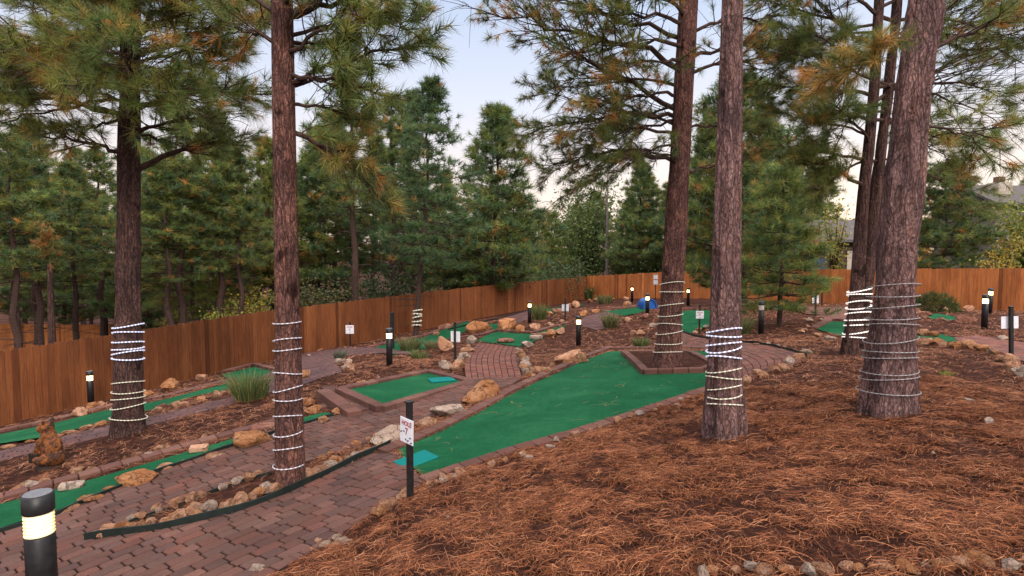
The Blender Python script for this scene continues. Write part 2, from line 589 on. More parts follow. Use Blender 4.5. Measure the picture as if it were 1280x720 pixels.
def pavers(name, poly_px, dir_px, tint=(1, 1, 1), W=.15, top=.05, world=None):
    poly = UL(poly_px)[:, :2] if world is None else world
    FLAT.append(poly)
    a, b = U(*dir_px[0])[:2], U(*dir_px[1])[:2]
    e = (b - a) / np.linalg.norm(b - a)
    nrm = np.array([-e[1], e[0]])
    cen = poly.mean(0)
    q = (poly - cen) @ np.stack([e, nrm], 1)
    mb = MB()
    lo, hi = q.min(0), q.max(0)
    rr = random.Random(5)
    row = lo[1] - .1
    ri = 0
    pl = [tuple(p) for p in q]
    while row < hi[1]:
        ri += 1
        x = lo[0] - (.1125 if ri % 2 else 0) - rr.random() * .03
        while x < hi[0]:
            L = rr.choice([.24, .24, .165])
            g = .0075
            rc = [(x + g, row + g), (x + L - g, row + g), (x + L - g, row + W - g), (x + g, row + W - g)]
            x += L
            ins = pip(q, np.array([p[0] for p in rc]), np.array([p[1] for p in rc]))
            if not ins.any(): continue
            if not ins.all():
                rc = clip_rect(pl, rc)
                if len(rc) < 3: continue
            P = np.array(rc)
            c = P.mean(0)
            if len(P) == 4 and ins.all():            # soften the corners
                k = .015
                P2 = []
                for i in range(4):
                    p0, p1, p2 = P[i - 1], P[i], P[(i + 1) % 4]
                    u1, u2 = (p0 - p1) / np.linalg.norm(p0 - p1), (p2 - p1) / np.linalg.norm(p2 - p1)
                    P2 += [p1 + u1 * k, p1 + u2 * k]
                P = np.array(P2)
            n = len(P)
            I = c + (P - c) * (1 - .006 / (np.abs(P - c).max(0) + .012))
            wp, wi = cen + P @ np.stack([e, nrm]), cen + I @ np.stack([e, nrm])
            wc = cen + c @ np.stack([e, nrm])
            z0 = float(T(wc[0], wc[1])) + rr.uniform(-.002, .002)
            gx = (float(T(wc[0] + .1, wc[1])) - float(T(wc[0] - .1, wc[1]))) / .2 + rr.uniform(-.007, .007)
            gy = (float(T(wc[0], wc[1] + .1)) - float(T(wc[0], wc[1] - .1))) / .2 + rr.uniform(-.012, .012)
            zz = lambda w, h: z0 + (w[:, 0] - wc[0]) * gx + (w[:, 1] - wc[1]) * gy + h
            v = np.vstack([np.column_stack([wp, zz(wp, top - .05)]), np.column_stack([wp, zz(wp, top - .006)]), np.column_stack([wi, zz(wi, top)])])
            f = [tuple(range(2 * n, 3 * n))]
            for i in range(n):
                j = (i + 1) % n
                f += [(i, j, n + j, n + i), (n + i, n + j, 2 * n + j, 2 * n + i)]
            col = np.array(rr.choice(PAVE)) * rr.uniform(.8, 1.15) * np.array(tint)
            mb.add(v, f, col)
        row += W
    o = mb.build(name, M['paver'])
    o['kind'] = 'structure'
    s = cdt_patch(poly, top - .014, .4, 'sand', 'path_bedding', kind='structure')
    return poly


P_LOWER = [(-70, 720), (-60, 692), (0, 671), (72, 649), (130, 622), (200, 593), (300, 559), (400, 527), (476, 510), (545, 492), (586, 479), (612, 474),
           (655, 474), (640, 483), (600, 497), (545, 523), (480, 550), (420, 570), (360, 588), (300, 604), (240, 629), (180, 651), (140, 668),
           (108, 681), (200, 668), (290, 648), (360, 622), (420, 592), (488, 561), (531, 606), (510, 622), (455, 655), (400, 690), (340, 724), (270, 790), (-40, 850)]
pavers('brick_path', P_LOWER, [(130, 650), (420, 548)])
def strip_pavers(left_px, right_px, courses, L, tint=(1, 1, 1), top=.05):
    """pavers in courses that follow a bending path"""
    A, _ = resample(smooth(UL(left_px), 2), .05); B, _ = resample(smooth(UL(right_px), 2), .05)
    FLAT.append(np.vstack([A, B[::-1]])[:, :2])
    n = 60
    ia = np.linspace(0, len(A) - 1, n); ib = np.linspace(0, len(B) - 1, n)
    A = np.stack([np.interp(ia, np.arange(len(A)), A[:, k]) for k in range(2)], 1)
    B = np.stack([np.interp(ib, np.arange(len(B)), B[:, k]) for k in range(2)], 1)
    mid = (A + B) / 2
    tot = np.linalg.norm(np.diff(mid, axis=0), axis=1).sum()
    rr = random.Random(9)

    def P(u, v):
        k = np.clip(v, 0, 1) * (n - 1); j = min(int(k), n - 2); f = k - j
        a = A[j] * (1 - f) + A[j + 1] * f; b_ = B[j] * (1 - f) + B[j + 1] * f
        return a * (1 - u) + b_ * u
    mb = MB()
    for c_ in range(courses):
        v = -rr.random() * L / tot
        while v < 1:
            l = L / tot * rr.choice([1, 1, .75])
            u0, u1, v0, v1 = (c_ + .04) / courses, (c_ + .96) / courses, max(v, 0) + .03 * l, min(v + l, 1) - .03 * l
            v += l
            if v1 - v0 < .02 * l: continue
            q = [P(u0, v0), P(u1, v0), P(u1, v1), P(u0, v1)]
            area = sum(q[i - 1][0] * q[i][1] - q[i][0] * q[i - 1][1] for i in range(4))
            if area < 0: q = q[::-1]
            o_ = np.array(q); ce = o_.mean(0); i_ = ce + (o_ - ce) * .95
            dz = rr.uniform(-.004, .004)
            z = lambda w, h: T(w[:, 0], w[:, 1]) + h + dz
            V = np.vstack([np.column_stack([o_, z(o_, top - .05)]), np.column_stack([o_, z(o_, top - .006)]), np.column_stack([i_, z(i_, top)])])
            f = [(8, 9, 10, 11)]
            for i in range(4):
                j = (i + 1) % 4
                f += [(i, j, 4 + j, 4 + i), (4 + i, 4 + j, 8 + j, 8 + i)]
            mb.add(V, f, np.array(rr.choice(PAVE)) * rr.uniform(.85, 1.15) * np.array(tint))
    o = mb.build('brick_path', M['paver']); o['kind'] = 'structure'
    cdt_patch(FLAT[-1], top - .016, .3, 'sand', 'path_bedding', kind='structure')


strip_pavers([(583, 478), (581, 468), (580, 455), (585, 442), (598, 429.5)], [(652, 475), (650, 464), (646, 453), (646, 444), (648, 436)], 9, .24, (1.35, 1.12, 1.05))
strip_pavers([(852, 416), (900, 428), (950, 432), (985, 440), (1006, 447), (1000, 456), (975, 465)], [(846, 433), (880, 440.5), (905, 449), (915, 457), (922, 465), (928, 472), (932, 477)], 9, .24, (1.25, 1.1, 1.05))
pavers('brick_path', [(-40, 588), (0, 579), (110, 554), (200, 531), (290, 508), (340, 492), (375, 485), (400, 475), (428, 467), (418, 455), (430, 447), (480, 443), (545, 447),
                      (500, 440), (460, 435), (420, 437), (376, 444), (330, 471), (290, 499), (200, 521), (110, 541), (0, 567), (-40, 576)], [(60, 560), (240, 512)], (.95, 1.03, 1.25), W=.15)
pavers('brick_path', [(985, 384), (1060, 385), (1110, 392), (1110, 402), (1060, 404), (1040, 401), (1018, 396)], [(1000, 390), (1050, 392)], (1.4,1.25,1.25), W=.2)
pavers('brick_path', [(1192, 424), (1225, 422), (1280, 431), (1330, 437), (1330, 470), (1280, 455), (1240, 438), (1200, 431)], [(1200, 427), (1280, 436)], (1.6, 1.4, 1.4), W=.2)
pavers('brick_path', [(722, 402), (735, 396), (758, 391), (774, 395), (768, 409), (745, 414), (726, 408)], [(730, 405), (765, 395)], (1.0, 1.05, 1.25), W=.2)
pavers('brick_path', [(618, 403), (636, 395), (659, 389), (664, 399), (648, 405)], [(625, 401), (659, 393)], (1.0, 1.05, 1.25), W=.2)

# ------------------------------------------------------------------ greens
BRICK = [(.135, .062, .046), (.112, .050, .038), (.155, .078, .058), (.122, .056, .045)]


def brick_line(mb, line, w, h, z0=0.0, L=.24, tint=1.0, seed=3):
    rr = random.Random(seed)
    pts, tot = resample(line, .02)
    n = max(1, int(round(tot / L)))
    s = np.linspace(0, len(pts) - 1, n + 1)
    for i in range(n):
        a = pts[int(s[i])]; b = pts[int(s[i + 1])]
        d = b[:2] - a[:2]
        ln = np.linalg.norm(d)
        if ln < .02: continue
        c = (a[:2] + b[:2]) / 2
        za, zb = float(T(*a[:2])), float(T(*b[:2]))
        rot = Matrix.Rotation(math.atan2(d[1], d[0]) + rr.uniform(-.02, .02), 3, 'Z') @ Matrix.Rotation(-math.atan2(zb - za, ln), 3, 'Y')
        col = np.array(rr.choice(BRICK)) * rr.uniform(.85, 1.12) * tint
        mb.box((c[0], c[1], (za + zb) / 2 + z0 + h / 2 - .06 + rr.uniform(-.004, .004)), (ln - .008, w * rr.uniform(.96, 1.03), h + .12), col=col, bevel=.012, rot=rot.to_quaternion())


def hole(label, carpet_px, borders=(), cup=None, dz=.04, name='putting_green'):
    poly = UL(carpet_px)
    FLAT.append(poly[:, :2])
    c = poly.mean(0)
    e = empty(name, (0, 0, 0), label, 'putting green', 'mini golf greens')
    cdt_patch(poly, dz, .22, 'carpet', 'carpet', e)
    for i, (ln, w, h) in enumerate(borders):
        mb = MB()
        brick_line(mb, UL(ln), w, h, seed=i + 3)
        mb.build('brick_border', M['paver'], e)
    if cup:
        p = U(*cup)
        mb = MB()
        mb.lathe([(.055, -.01), (.055, .003), (.047, .004), (.046, -.05)], (p[0], p[1], p[2] + dz), 16, (1, 1, 1))
        mb.build('cup', M['black'], e)
    return e


G7 = [(494, 566), (545, 545), (600, 518), (640, 495), (700, 467), (762, 441), (880, 441), (906, 450), (924, 470), (880, 488), (800, 515), (720, 541), (640, 564), (600, 577), (530, 601)]
g7 = hole('large green carpet behind the hole 7 sign with a pine planter at its end', G7,
          [([(478, 571), (545, 542), (600, 514), (640, 491), (700, 463), (762, 437)], .17, .09), ([(762, 438), (800, 438), (850, 438), (880, 438)], .16, .09),
           ([(528, 606), (600, 581), (640, 568), (720, 545), (800, 519), (880, 492), (928, 472)], .16, .07), ([(884, 439), (908, 449), (928, 470)], .15, .06)])
L1 = [(-60, 653), (0, 634), (100, 607), (200, 578), (300, 549), (395, 520), (413, 517), (412, 526), (395, 530), (300, 558), (200, 590), (130, 618), (75, 641), (0, 664), (-60, 684)]
hole('long narrow green lane between brick kerb and brick path with small stones on it', L1,
     [([(-60, 645), (0, 627), (100, 600), (200, 571), (300, 543), (395, 515), (412, 510)], .2, .08)])
hole('thin green lane running close along the foot of the tall fence', [(-40, 554), (0, 545), (60, 533), (140, 513), (200, 503), (245, 491), (294, 479), (277, 470), (318, 460), (345, 467), (330, 480), (290, 488), (240, 498), (200, 512), (140, 527), (60, 548), (0, 557), (-40, 565)],
     [([(-40, 549), (0, 541), (60, 529), (140, 509), (200, 499), (245, 488), (291, 476)], .2, .08), ([(279, 467), (318, 457), (348, 465)], .2, .1)])
hole('green strip ending at a pointed tip behind the grass tufts near the fence', [(459, 438), (490, 430), (530, 423), (560, 411), (583, 403), (606, 404), (588, 413), (560, 425), (530, 438), (495, 445)],
     [([(459, 436), (490, 428), (530, 421), (560, 409), (583, 401)], .2, .08)])
hole('small patch of green between orange boulders and the dark kerb', [(596, 411), (604, 406), (626, 406), (624, 412), (608, 415)])
hole('wide green at the top of the curved brick path', [(596, 428), (604, 422), (620, 416), (648, 418), (665, 419), (690, 412), (708, 407), (703, 414), (682, 421), (668, 428), (650, 435), (624, 431)],
     [([(575, 424), (604, 420), (620, 414.5), (648, 417), (665, 418), (690, 410.5), (710, 405.5)], .2, .1)], cup=(617, 420))
hole('tiny far green beside the white sign back in front of the fence', [(672, 394), (682, 388), (700, 384.5), (698, 391), (686, 395)])
hole('tiny far green behind the white sign and low orange rocks', [(709, 384), (720, 380.5), (730, 381), (722, 385)])
hole('pale far green leading to the blue dome', [(751, 391), (790, 386), (803, 383), (818, 385), (800, 392), (780, 396)],
     [([(751, 389.5), (790, 384.5), (800, 382.5)], .2, .1)])
hole('green behind the two rope lit trunks with a white number sign in front', [(838, 392), (868, 388.5), (900, 389), (900, 402), (880, 411), (866, 418), (838, 416)], [([(838, 390), (868, 386.5), (900, 387)], .2, .1)])
hole('green running behind the big pine and bounded by large tan rocks', [(1021, 413), (1040, 403), (1095, 406), (1140, 415), (1170, 418), (1205, 427), (1190, 430), (1150, 424), (1100, 426), (1055, 423)],
     [([(1016, 413), (1037, 401.5), (1095, 404)], .2, .1)])
hole('thin far green in front of the round shrub at the fence', [(1155, 396), (1170, 393), (1203, 399), (1188, 402), (1165, 400)])

# the raised tee box of the neighbouring hole: a level walled box
zc8 = float(max(T(*U(584, 476)[:2]), T(*U(535, 465)[:2]))) + .02


def Uz(px, py, z):
    r = ray(px, py)
    return np.array([0, 0, EYE]) + r * ((z - EYE) / r[2])


inn = np.array([Uz(px, py, zc8) for px, py in ((431, 487), (535, 465.5), (585, 476.5), (476, 507.5))])
rim = np.array([Uz(px, py, zc8 + .05) for px, py in ((419, 484.5), (536, 461), (594, 475.5), (477, 510))])
FLAT.append(rim[:, :2])
e8 = empty('raised_green', (0, 0, 0), 'raised rectangular green box with brick rim and steps beside the brick path', 'putting green', 'mini golf greens')
mb = MB()
g_ = 14
gv = np.array([(inn[0] * (1 - u) + inn[1] * u) * (1 - w) + (inn[3] * (1 - u) + inn[2] * u) * w for u in np.linspace(0, 1, g_) for w in np.linspace(0, 1, g_)])
mb.add(gv, [(i * g_ + j, i * g_ + j + 1, (i + 1) * g_ + j + 1, (i + 1) * g_ + j) for i in range(g_ - 1) for j in range(g_ - 1)])
mb.build('carpet', M['carpet'], e8)


def level_bricks(mb, a, b, w, ztop, zbot, L=.26, seed=1, tint=1.0):
    rr = random.Random(seed)
    d = (b - a)[:2]; ln = np.linalg.norm(d); n = max(1, round(ln / L))
    rows = max(1, round((ztop - zbot) / .11))
    for k in range(rows):
        z1 = ztop - k * (ztop - zbot) / rows; z0 = ztop - (k + 1) * (ztop - zbot) / rows
        for i in range(n + (k % 2)):
            u0 = max(0, (i - .5 * (k % 2)) / n); u1 = min(1, (i + 1 - .5 * (k % 2)) / n)
            c = a[:2] + d * (u0 + u1) / 2
            mb.box((c[0], c[1], (z0 + z1) / 2), (ln * (u1 - u0) - .007, w * rr.uniform(.97, 1.02), z1 - z0 - .006), math.atan2(d[1], d[0]), np.array(rr.choice(BRICK)) * rr.uniform(.85, 1.1) * tint, .008)


mb = MB()
mid_ = lambda i, j: (inn[i] + rim[i]) / 2
for i, j in ((0, 1), (1, 2), (2, 3), (3, 0)):
    a_, b_ = (inn[i] * .45 + rim[i] * .55), (inn[j] * .45 + rim[j] * .55)
    zb_ = float(min(T(a_[0], a_[1]), T(b_[0], b_[1]))) - .12
    level_bricks(mb, a_, b_, .19, zc8 + .05 + .002 * i, zb_, seed=i)
mb.build('brick_border', M['paver'], e8)
mb = MB()
qa, qb = U(403, 503), U(444, 524)
zs_ = max(qa[2], qb[2]) + .13
level_bricks(mb, qa, qb, .24, zs_, min(qa[2], qb[2]) - .12, seed=9, tint=1.0)
qa, qb = U(409, 497), U(461, 517)
level_bricks(mb, qa, qb, .26, zs_ - .03, zs_ - .4, seed=8, tint=.75)
mb.build('brick_step', M['paver'], e8)
for p in ((447, 494), (458, 498), (468, 502)):
    q = Uz(*p, zc8)
    mb = MB()
    mb.lathe([(.055, -.01), (.055, .003), (.047, .004), (.046, -.05)], (q[0], q[1], zc8 + .003), 16)
    mb.build('cup', M['black'], e8)


def tee(px, py, w, d, rz, label, dz=.04, zl=None):
    p = U(px, py) if zl is None else Uz(px, py, zl)
    mb = MB()
    mb.box((0, 0, .012), (w, d, .024), col=(1, 1, 1), bevel=.008)
    o = mb.build('tee_mat', M['tee'], loc=(p[0], p[1], p[2] + dz))
    gx = float(T(p[0] + .2, p[1]) - T(p[0] - .2, p[1])) / .4
    gy = float(T(p[0], p[1] + .2) - T(p[0], p[1] - .2)) / .4
    o.rotation_euler = (math.atan(gy), -math.atan(gx), rz) if zl is None else (0, 0, rz)
    tag(o, label, 'tee mat', 'turquoise tee mats')


tee(520, 580, .42, .34, R(38), 'turquoise tee mat lying behind the hole 7 sign post')
tee(552, 475.5, .5, .36, R(20), 'turquoise tee mat on the raised brick rimmed green', .004, zc8)

# planter round the pine in the main green
pl = UL([(780, 445), (806, 470), (880, 468), (893, 462), (862, 445)])
FLAT.append(pl[:, :2])
ep = empty('tree_planter', (0, 0, 0), 'low brick planter around the pine in the main green', 'planter')
mb = MB()
for i in range(5):
    brick_line(mb, np.array([pl[i], pl[(i + 1) % 5]]), .15, .13, seed=i, L=.26)
mb.build('brick_rim', M['paver'], ep)
cdt_patch(pl, .09, .2, 'mulch', 'soil', ep)


# black landscape edging
def edging(line, label, h=.085):
    pts = smooth(UL(line), 2)
    pts, _ = resample(pts, .1)
    d = np.gradient(pts[:, :2], axis=0)
    d /= np.linalg.norm(d, axis=1)[:, None] + 1e-9
    nr = np.stack([-d[:, 1], d[:, 0]], 1) * .008
    z = T(pts[:, 0], pts[:, 1])
    wob = .008 * np.sin(np.arange(len(pts)) * .7)
    n = len(pts)
    V = np.vstack([np.column_stack([pts[:, :2] + nr, z - .05]), np.column_stack([pts[:, :2] + nr, z + h + wob]), np.column_stack([pts[:, :2] - nr, z + h + wob]), np.column_stack([pts[:, :2] - nr, z - .05])])
    f = []
    for i in range(n - 1):
        for k in range(4):
            k2 = (k + 1) % 4
            f.append((k * n + i, k * n + i + 1, k2 * n + i + 1, k2 * n + i))
    f += [(0, n, 2 * n, 3 * n), (n - 1, 4 * n - 1, 3 * n - 1, 2 * n - 1)]
    mb = MB(); mb.add(V, f)
    o = mb.build('path_edging', M['edging'])
    tag(o, label, 'edging', 'black path edging')


edging([(106, 681), (200, 668), (290, 648), (360, 622), (420, 592), (488, 560)], 'black edging from the pointed bed tip to the main green corner', .115)
edging([(140, 667), (180, 651), (240, 629), (300, 605), (340, 594)], 'black edging on the upper side of the rock bed under the trunk', .06)
edging([(-60, 690), (0, 671), (72, 649), (130, 622), (200, 593), (300, 559), (400, 527), (470, 511)], 'long black edging between the narrow green lane and brick path', .09)
edging([(851, 415), (860, 420), (870, 423), (900, 428), (950, 432), (985, 440), (1008, 448)], 'black edging around the paved end behind the planter', .1)
edging([(649, 437), (645, 447), (647, 458), (655, 473)], 'short black edging along the curved brick path', .07)
edging([(560, 413.5), (600, 405), (640, 396), (660, 389)], 'dark kerb curving below the rope lit tree by the fence', .1)

# stones lying on the greens, one copy each with its own label
def slab(px, py, w, d, h, label, mat, rz=0., dz=.04, rnd=False):
    p = U(px, py)
    mb = MB()
    if rnd: mb.lathe([(w * .42, 0), (w / 2, h * .4), (w * .46, h * .85), (w * .3, h)], (0, 0, 0), 12)
    else: mb.box((0, 0, h / 2), (w, d, h), col=(1, 1, 1), bevel=.02)
    o = mb.build('stepping_stone', M[mat], loc=(p[0], p[1], p[2] + dz))
    o.rotation_euler = (random.uniform(-.06, .06), random.uniform(-.06, .06), rz)
    tag(o, label, 'stone', 'flat stones on the greens')


slab(90, 614, .26, .15, .07, 'flat grey brick lying on the narrow green lane near the lamp', 'rock_pale', R(25))
slab(249, 567, .24, .15, .08, 'flat tan brick lying on the narrow green lane near tree', 'rock_tan', R(20))
slab(331, 541, .42, .3, .09, 'round red stone on the narrow green lane against the trunk', 'rock_red', 0, .04, True)
slab(632, 429, .6, .3, .12, 'flat reddish stone on the green above the curved path', 'rock_red', R(10), .04, True)
slab(670, 425, .4, .25, .12, 'flat pale stone at the edge of that upper green', 'rock_pale', R(30))
slab(674, 421.5, .5, .3, .1, 'flat grey slab by the orange rocks on that green', 'rock_red', R(15))

# ------------------------------------------------------------------ ground
def ground():
    xs = np.concatenate([np.array([-1500, -700, -350, -180, -110, -80, -60, -45, -36]), np.arange(-30, 30.01, .14), np.array([36, 45, 60, 80, 110, 180, 350, 700, 1500])])
    ys = np.concatenate([np.array([-1500, -600, -250, -100, -50, -25, -12, -6]), np.arange(-3, 12, .1), np.arange(12, 48, .2), np.array([50, 55, 62, 75, 100, 150, 250, 500, 1000, 2500])])
    X, Y = np.meshgrid(xs, ys)
    Z = T(X, Y)
    near = (np.abs(X) < 30) & (Y > -3) & (Y < 48)
    b = .035 * vnoise(X, Y, 1.1, 1) + .03 * vnoise(X, Y, 3.3, 2) + .022 * vnoise(X, Y, 7.1, 3)
    mask = np.zeros(X.shape, bool)
    for p in FLAT:
        mask |= pip(p, X, Y)
    Z = Z + np.where(near, np.where(mask, -.05, b - .02), 0)
    ny, nx = X.shape
    idx = np.arange(ny * nx).reshape(ny, nx)
    q = np.stack([idx[:-1, :-1], idx[:-1, 1:], idx[1:, 1:], idx[1:, :-1]], -1).reshape(-1, 4)
    o = mesh_np('ground', np.stack([X, Y, Z], -1).reshape(-1, 3), q, 4, None, M['mulch'], smooth=True)
    o['kind'] = 'structure'


ground()


# ------------------------------------------------------------------ fences
def fence(A, B, label, name='wooden_fence', H=1.83, base=(.36, .115, .030), seed=1, wob=0.0, parts=True, zA=None, zB=None):
    A, B = np.array(A[:2]), np.array(B[:2])
    L = np.linalg.norm(B - A)
    e = (B - A) / L
    nr = np.array([-e[1], e[0]])
    rz = math.atan2(e[1], e[0])
    n = int(L / .145)
    rr = random.Random(seed)
    s = np.arange(n) * .145 + .07
    P = A + s[:, None] * e
    z = T(P[:, 0], P[:, 1]) if zA is None else np.linspace(zA, zB, n)
    ker = np.ones(41) / 41
    zs = np.convolve(np.pad(z, 20, mode='edge'), ker, 'valid')
    root = empty(name, (0, 0, 0), label, 'fence', 'stained wooden fences')
    mb = MB()
    for i in range(n):
        w, th = .14, .02
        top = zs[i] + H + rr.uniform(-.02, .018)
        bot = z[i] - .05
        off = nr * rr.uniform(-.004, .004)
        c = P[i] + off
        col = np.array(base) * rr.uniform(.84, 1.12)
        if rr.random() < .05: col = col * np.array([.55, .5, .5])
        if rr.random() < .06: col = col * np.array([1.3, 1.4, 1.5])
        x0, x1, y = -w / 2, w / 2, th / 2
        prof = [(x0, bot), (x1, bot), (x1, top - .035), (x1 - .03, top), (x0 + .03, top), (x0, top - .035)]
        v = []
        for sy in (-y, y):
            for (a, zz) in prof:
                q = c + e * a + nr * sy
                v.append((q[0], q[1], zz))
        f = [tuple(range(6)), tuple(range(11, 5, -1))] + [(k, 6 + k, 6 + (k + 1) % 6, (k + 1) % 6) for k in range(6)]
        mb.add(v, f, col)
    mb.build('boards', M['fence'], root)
    if parts:
        for k in range(2):
            mb = MB()
            pts = [np.append(P[i] + nr * .045, zs[i] + (.35, 1.45)[k]) for i in range(0, n, 8)] + [np.append(P[-1] + nr * .045, zs[-1] + (.35, 1.45)[k])]
            mb.tube(pts, .035, 4, base)
            mb.build('rail', M['fence'], root)
        for i in range(0, n, 17):
            c = P[i] + nr * .12
            mb = MB()
            mb.box((c[0], c[1], zs[i] + H / 2 - .2), (.09, .09, H + .2), rz, np.array(base) * .7)
            mb.build('fence_post', M['fence'], root)
    return root


FA, FB, FC = at(0, 537, 13.7), at(733, 373.5, 46), at(1300, 390, 23.6)
d = (FB - FA) / np.linalg.norm((FB - FA)[:2])
fence(FA - d * 5.5, FB, 'long orange brown board fence running from the near lamp to the far corner', seed=1, base=(.17, .056, .018))  # base colour darkened to carry the shade on this fence
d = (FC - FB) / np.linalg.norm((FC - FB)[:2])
fence(FB + d * .05, FC + d * 3.5, 'far board fence behind the blue dome and the round shrub', seed=2, base=(.44, .150, .046))  # base colour raised to carry the light falling on this fence
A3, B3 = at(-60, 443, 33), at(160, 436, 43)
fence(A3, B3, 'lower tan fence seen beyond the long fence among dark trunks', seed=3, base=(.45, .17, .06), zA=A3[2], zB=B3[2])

# ------------------------------------------------------------------ pines
def unit(v):
    return v / (np.linalg.norm(v, axis=-1, keepdims=True) + 1e-9)


GREENS = np.array([(.056, .084, .020), (.078, .100, .024), (.100, .110, .026), (.046, .075, .026), (.066, .092, .026), (.12, .120, .030)])
RUST = np.array([(.24, .115, .030), (.19, .085, .022), (.24, .16, .045), (.17, .11, .03)])


def tufts(C, A, k, L, W, spread, rust=.15, green=None, droop=.12, bright=1.0, rng=RNG, patch=None):
    """needle bursts: C tuft centres, A their axes; returns triangles"""
    n = len(C)
    green = GREENS if green is None else np.asarray(green)
    a = np.repeat(unit(A), k, 0)
    r = unit(rng.normal(size=(n * k, 3)))
    d = unit(a * rng.uniform(.25, 1.0, (n * k, 1)) + r * spread)
    d[:, 2] -= droop * rng.random(n * k)
    ln = L * rng.uniform(.7, 1.15, (n * k, 1))
    base = np.repeat(C, k, 0) - a * rng.uniform(0, .6, (n * k, 1)) * L
    side = unit(np.cross(d, rng.normal(size=(n * k, 3)))) * W / 2
    V = np.stack([base + side, base - side, base + d * ln], 1).reshape(-1, 3)
    gi = green[rng.integers(0, len(green), n)]
    vv = vnoise(C[:, 0] + C[:, 2] * .6, C[:, 1] - C[:, 2] * .8, 1.1, 21)
    isr = rng.random(n) < rust * 2.6 * np.clip((vv - .42) * 4, .08, 1)
    gi = gi * (.72 + .6 * vnoise(C[:, 0] - C[:, 2] * .5, C[:, 1] + C[:, 2] * .7, .9, 22))[:, None]
    gi[isr] = RUST[rng.integers(0, len(RUST), isr.sum())]
    gi = gi * rng.uniform(.75, 1.25, (n, 1)) * bright
    c = np.repeat(gi, k, 0) * rng.uniform(.8, 1.2, (n * k, 1))
    old = rng.random(n * k) < .04 + rust * .2
    c[old] = RUST[rng.integers(0, 4, old.sum())] * .8
    return V, np.repeat(c, 3, 0)


MULT = [1.7, .25]


class Crown:
    def __init__(s):
        s.V, s.C, s.tc, s.ta, s.w = [], [], [], [], MB()

    def finish(s, parent, k, L, W, spread, rust, bright=1.0, green=None, name='crown'):
        C, A = np.array(s.tc), np.array(s.ta)
        V, c = tufts(C, A, k, L, W, spread, rust, bright=bright, green=green)
        return mesh_np(name, V, np.arange(len(V)).reshape(-1, 3), 3, c, M['leaf'], parent)


def branch(cr, p0, p1, r0, rise=.1, sub=10, tuft_gap=.12, sub_len=.4, tw=3, droop=.0, rr=random, start=.25, curl=.15, sparse=0.0):
    """a limb with side twigs that carry needle tufts"""
    p0, p1 = np.array(p0, float), np.array(p1, float)
    L = np.linalg.norm(p1 - p0)
    mid = (p0 + p1) / 2 + np.array([rr.uniform(-.08, .08) * L, rr.uniform(-.08, .08) * L, rise * L])
    t = np.linspace(0, 1, 11)[:, None]
    P = (1 - t) ** 2 * p0 + 2 * t * (1 - t) * mid + t * t * p1
    P[1:-1] += np.array([[rr.gauss(0, .014 * L) for _ in range(3)] for _ in range(9)])
    cr.w.tube(P, r0 * (1 - .85 * t[:, 0]), 6)
    tang = unit(np.gradient(P, axis=0))
    sub = int(sub * MULT[0])
    bare_n = int(sub * MULT[1])
    sub += bare_n
    bare_i = set(rr.sample(range(sub), bare_n))
    for i in range(sub):
        u = start + (1 - start) * (i + rr.random()) / sub
        k = u * 10
        j = min(int(k), 9)
        b = P[j] + (P[j + 1] - P[j]) * (k - j)
        tg = tang[j]
        lat = np.cross(tg, [0, 0, 1.0]) * (1 if i % 2 else -1)
        d = unit(tg * rr.uniform(.35, 1.0) + lat * rr.uniform(.3, 1.1) + np.array([rr.gauss(0, .25), rr.gauss(0, .25), rr.gauss(curl, .3)]))
        l = sub_len * L * (1.1 - .65 * u) * rr.uniform(.55, 1.2) + .12
        e = b + d * l + np.array([0, 0, -droop * l])
        m = (b + e) / 2 + np.array([rr.gauss(0, .07 * l), rr.gauss(0, .07 * l), rr.gauss(0.0, .1 * l)])
        tt = np.linspace(0, 1, 5)[:, None]
        Q = (1 - tt) ** 2 * b + 2 * tt * (1 - tt) * m + tt * tt * e
        rb = max(.005, r0 * .35 * (1 - .6 * u))
        cr.w.tube(Q, rb * (1 - .6 * tt[:, 0]), 4, caps=False)
        if i in bare_i or rr.random() < sparse:
            if rr.random() < .8:
                for _ in range(2):
                    y = e + np.array([rr.gauss(0, .3), rr.gauss(0, .3), rr.gauss(0, .2)]) * l
                    cr.w.tube([m, (m + y) / 2 + np.array([0, 0, .03]), y], [.006, .005, .003], 3, caps=False)
            continue
        for s_ in range(tw):
            v = .35 + .65 * (s_ + rr.random() * .6) / tw if tw > 1 else .9
            v = min(v, 1)
            x = (1 - v) ** 2 * b + 2 * v * (1 - v) * m + v * v * e
            dd = unit(d + np.array([rr.gauss(0, .5), rr.gauss(0, .5), rr.gauss(.1, .4)]))
            tl = rr.uniform(.06, .22)
            y = x + dd * tl
            cr.w.tube([x, y], [.006, .004], 3, caps=False)
            cr.tc.append(y); cr.ta.append(dd)
        cr.tc.append(e); cr.ta.append(unit(e - m))
    cr.tc.append(P[-1]); cr.ta.append(tang[-1])


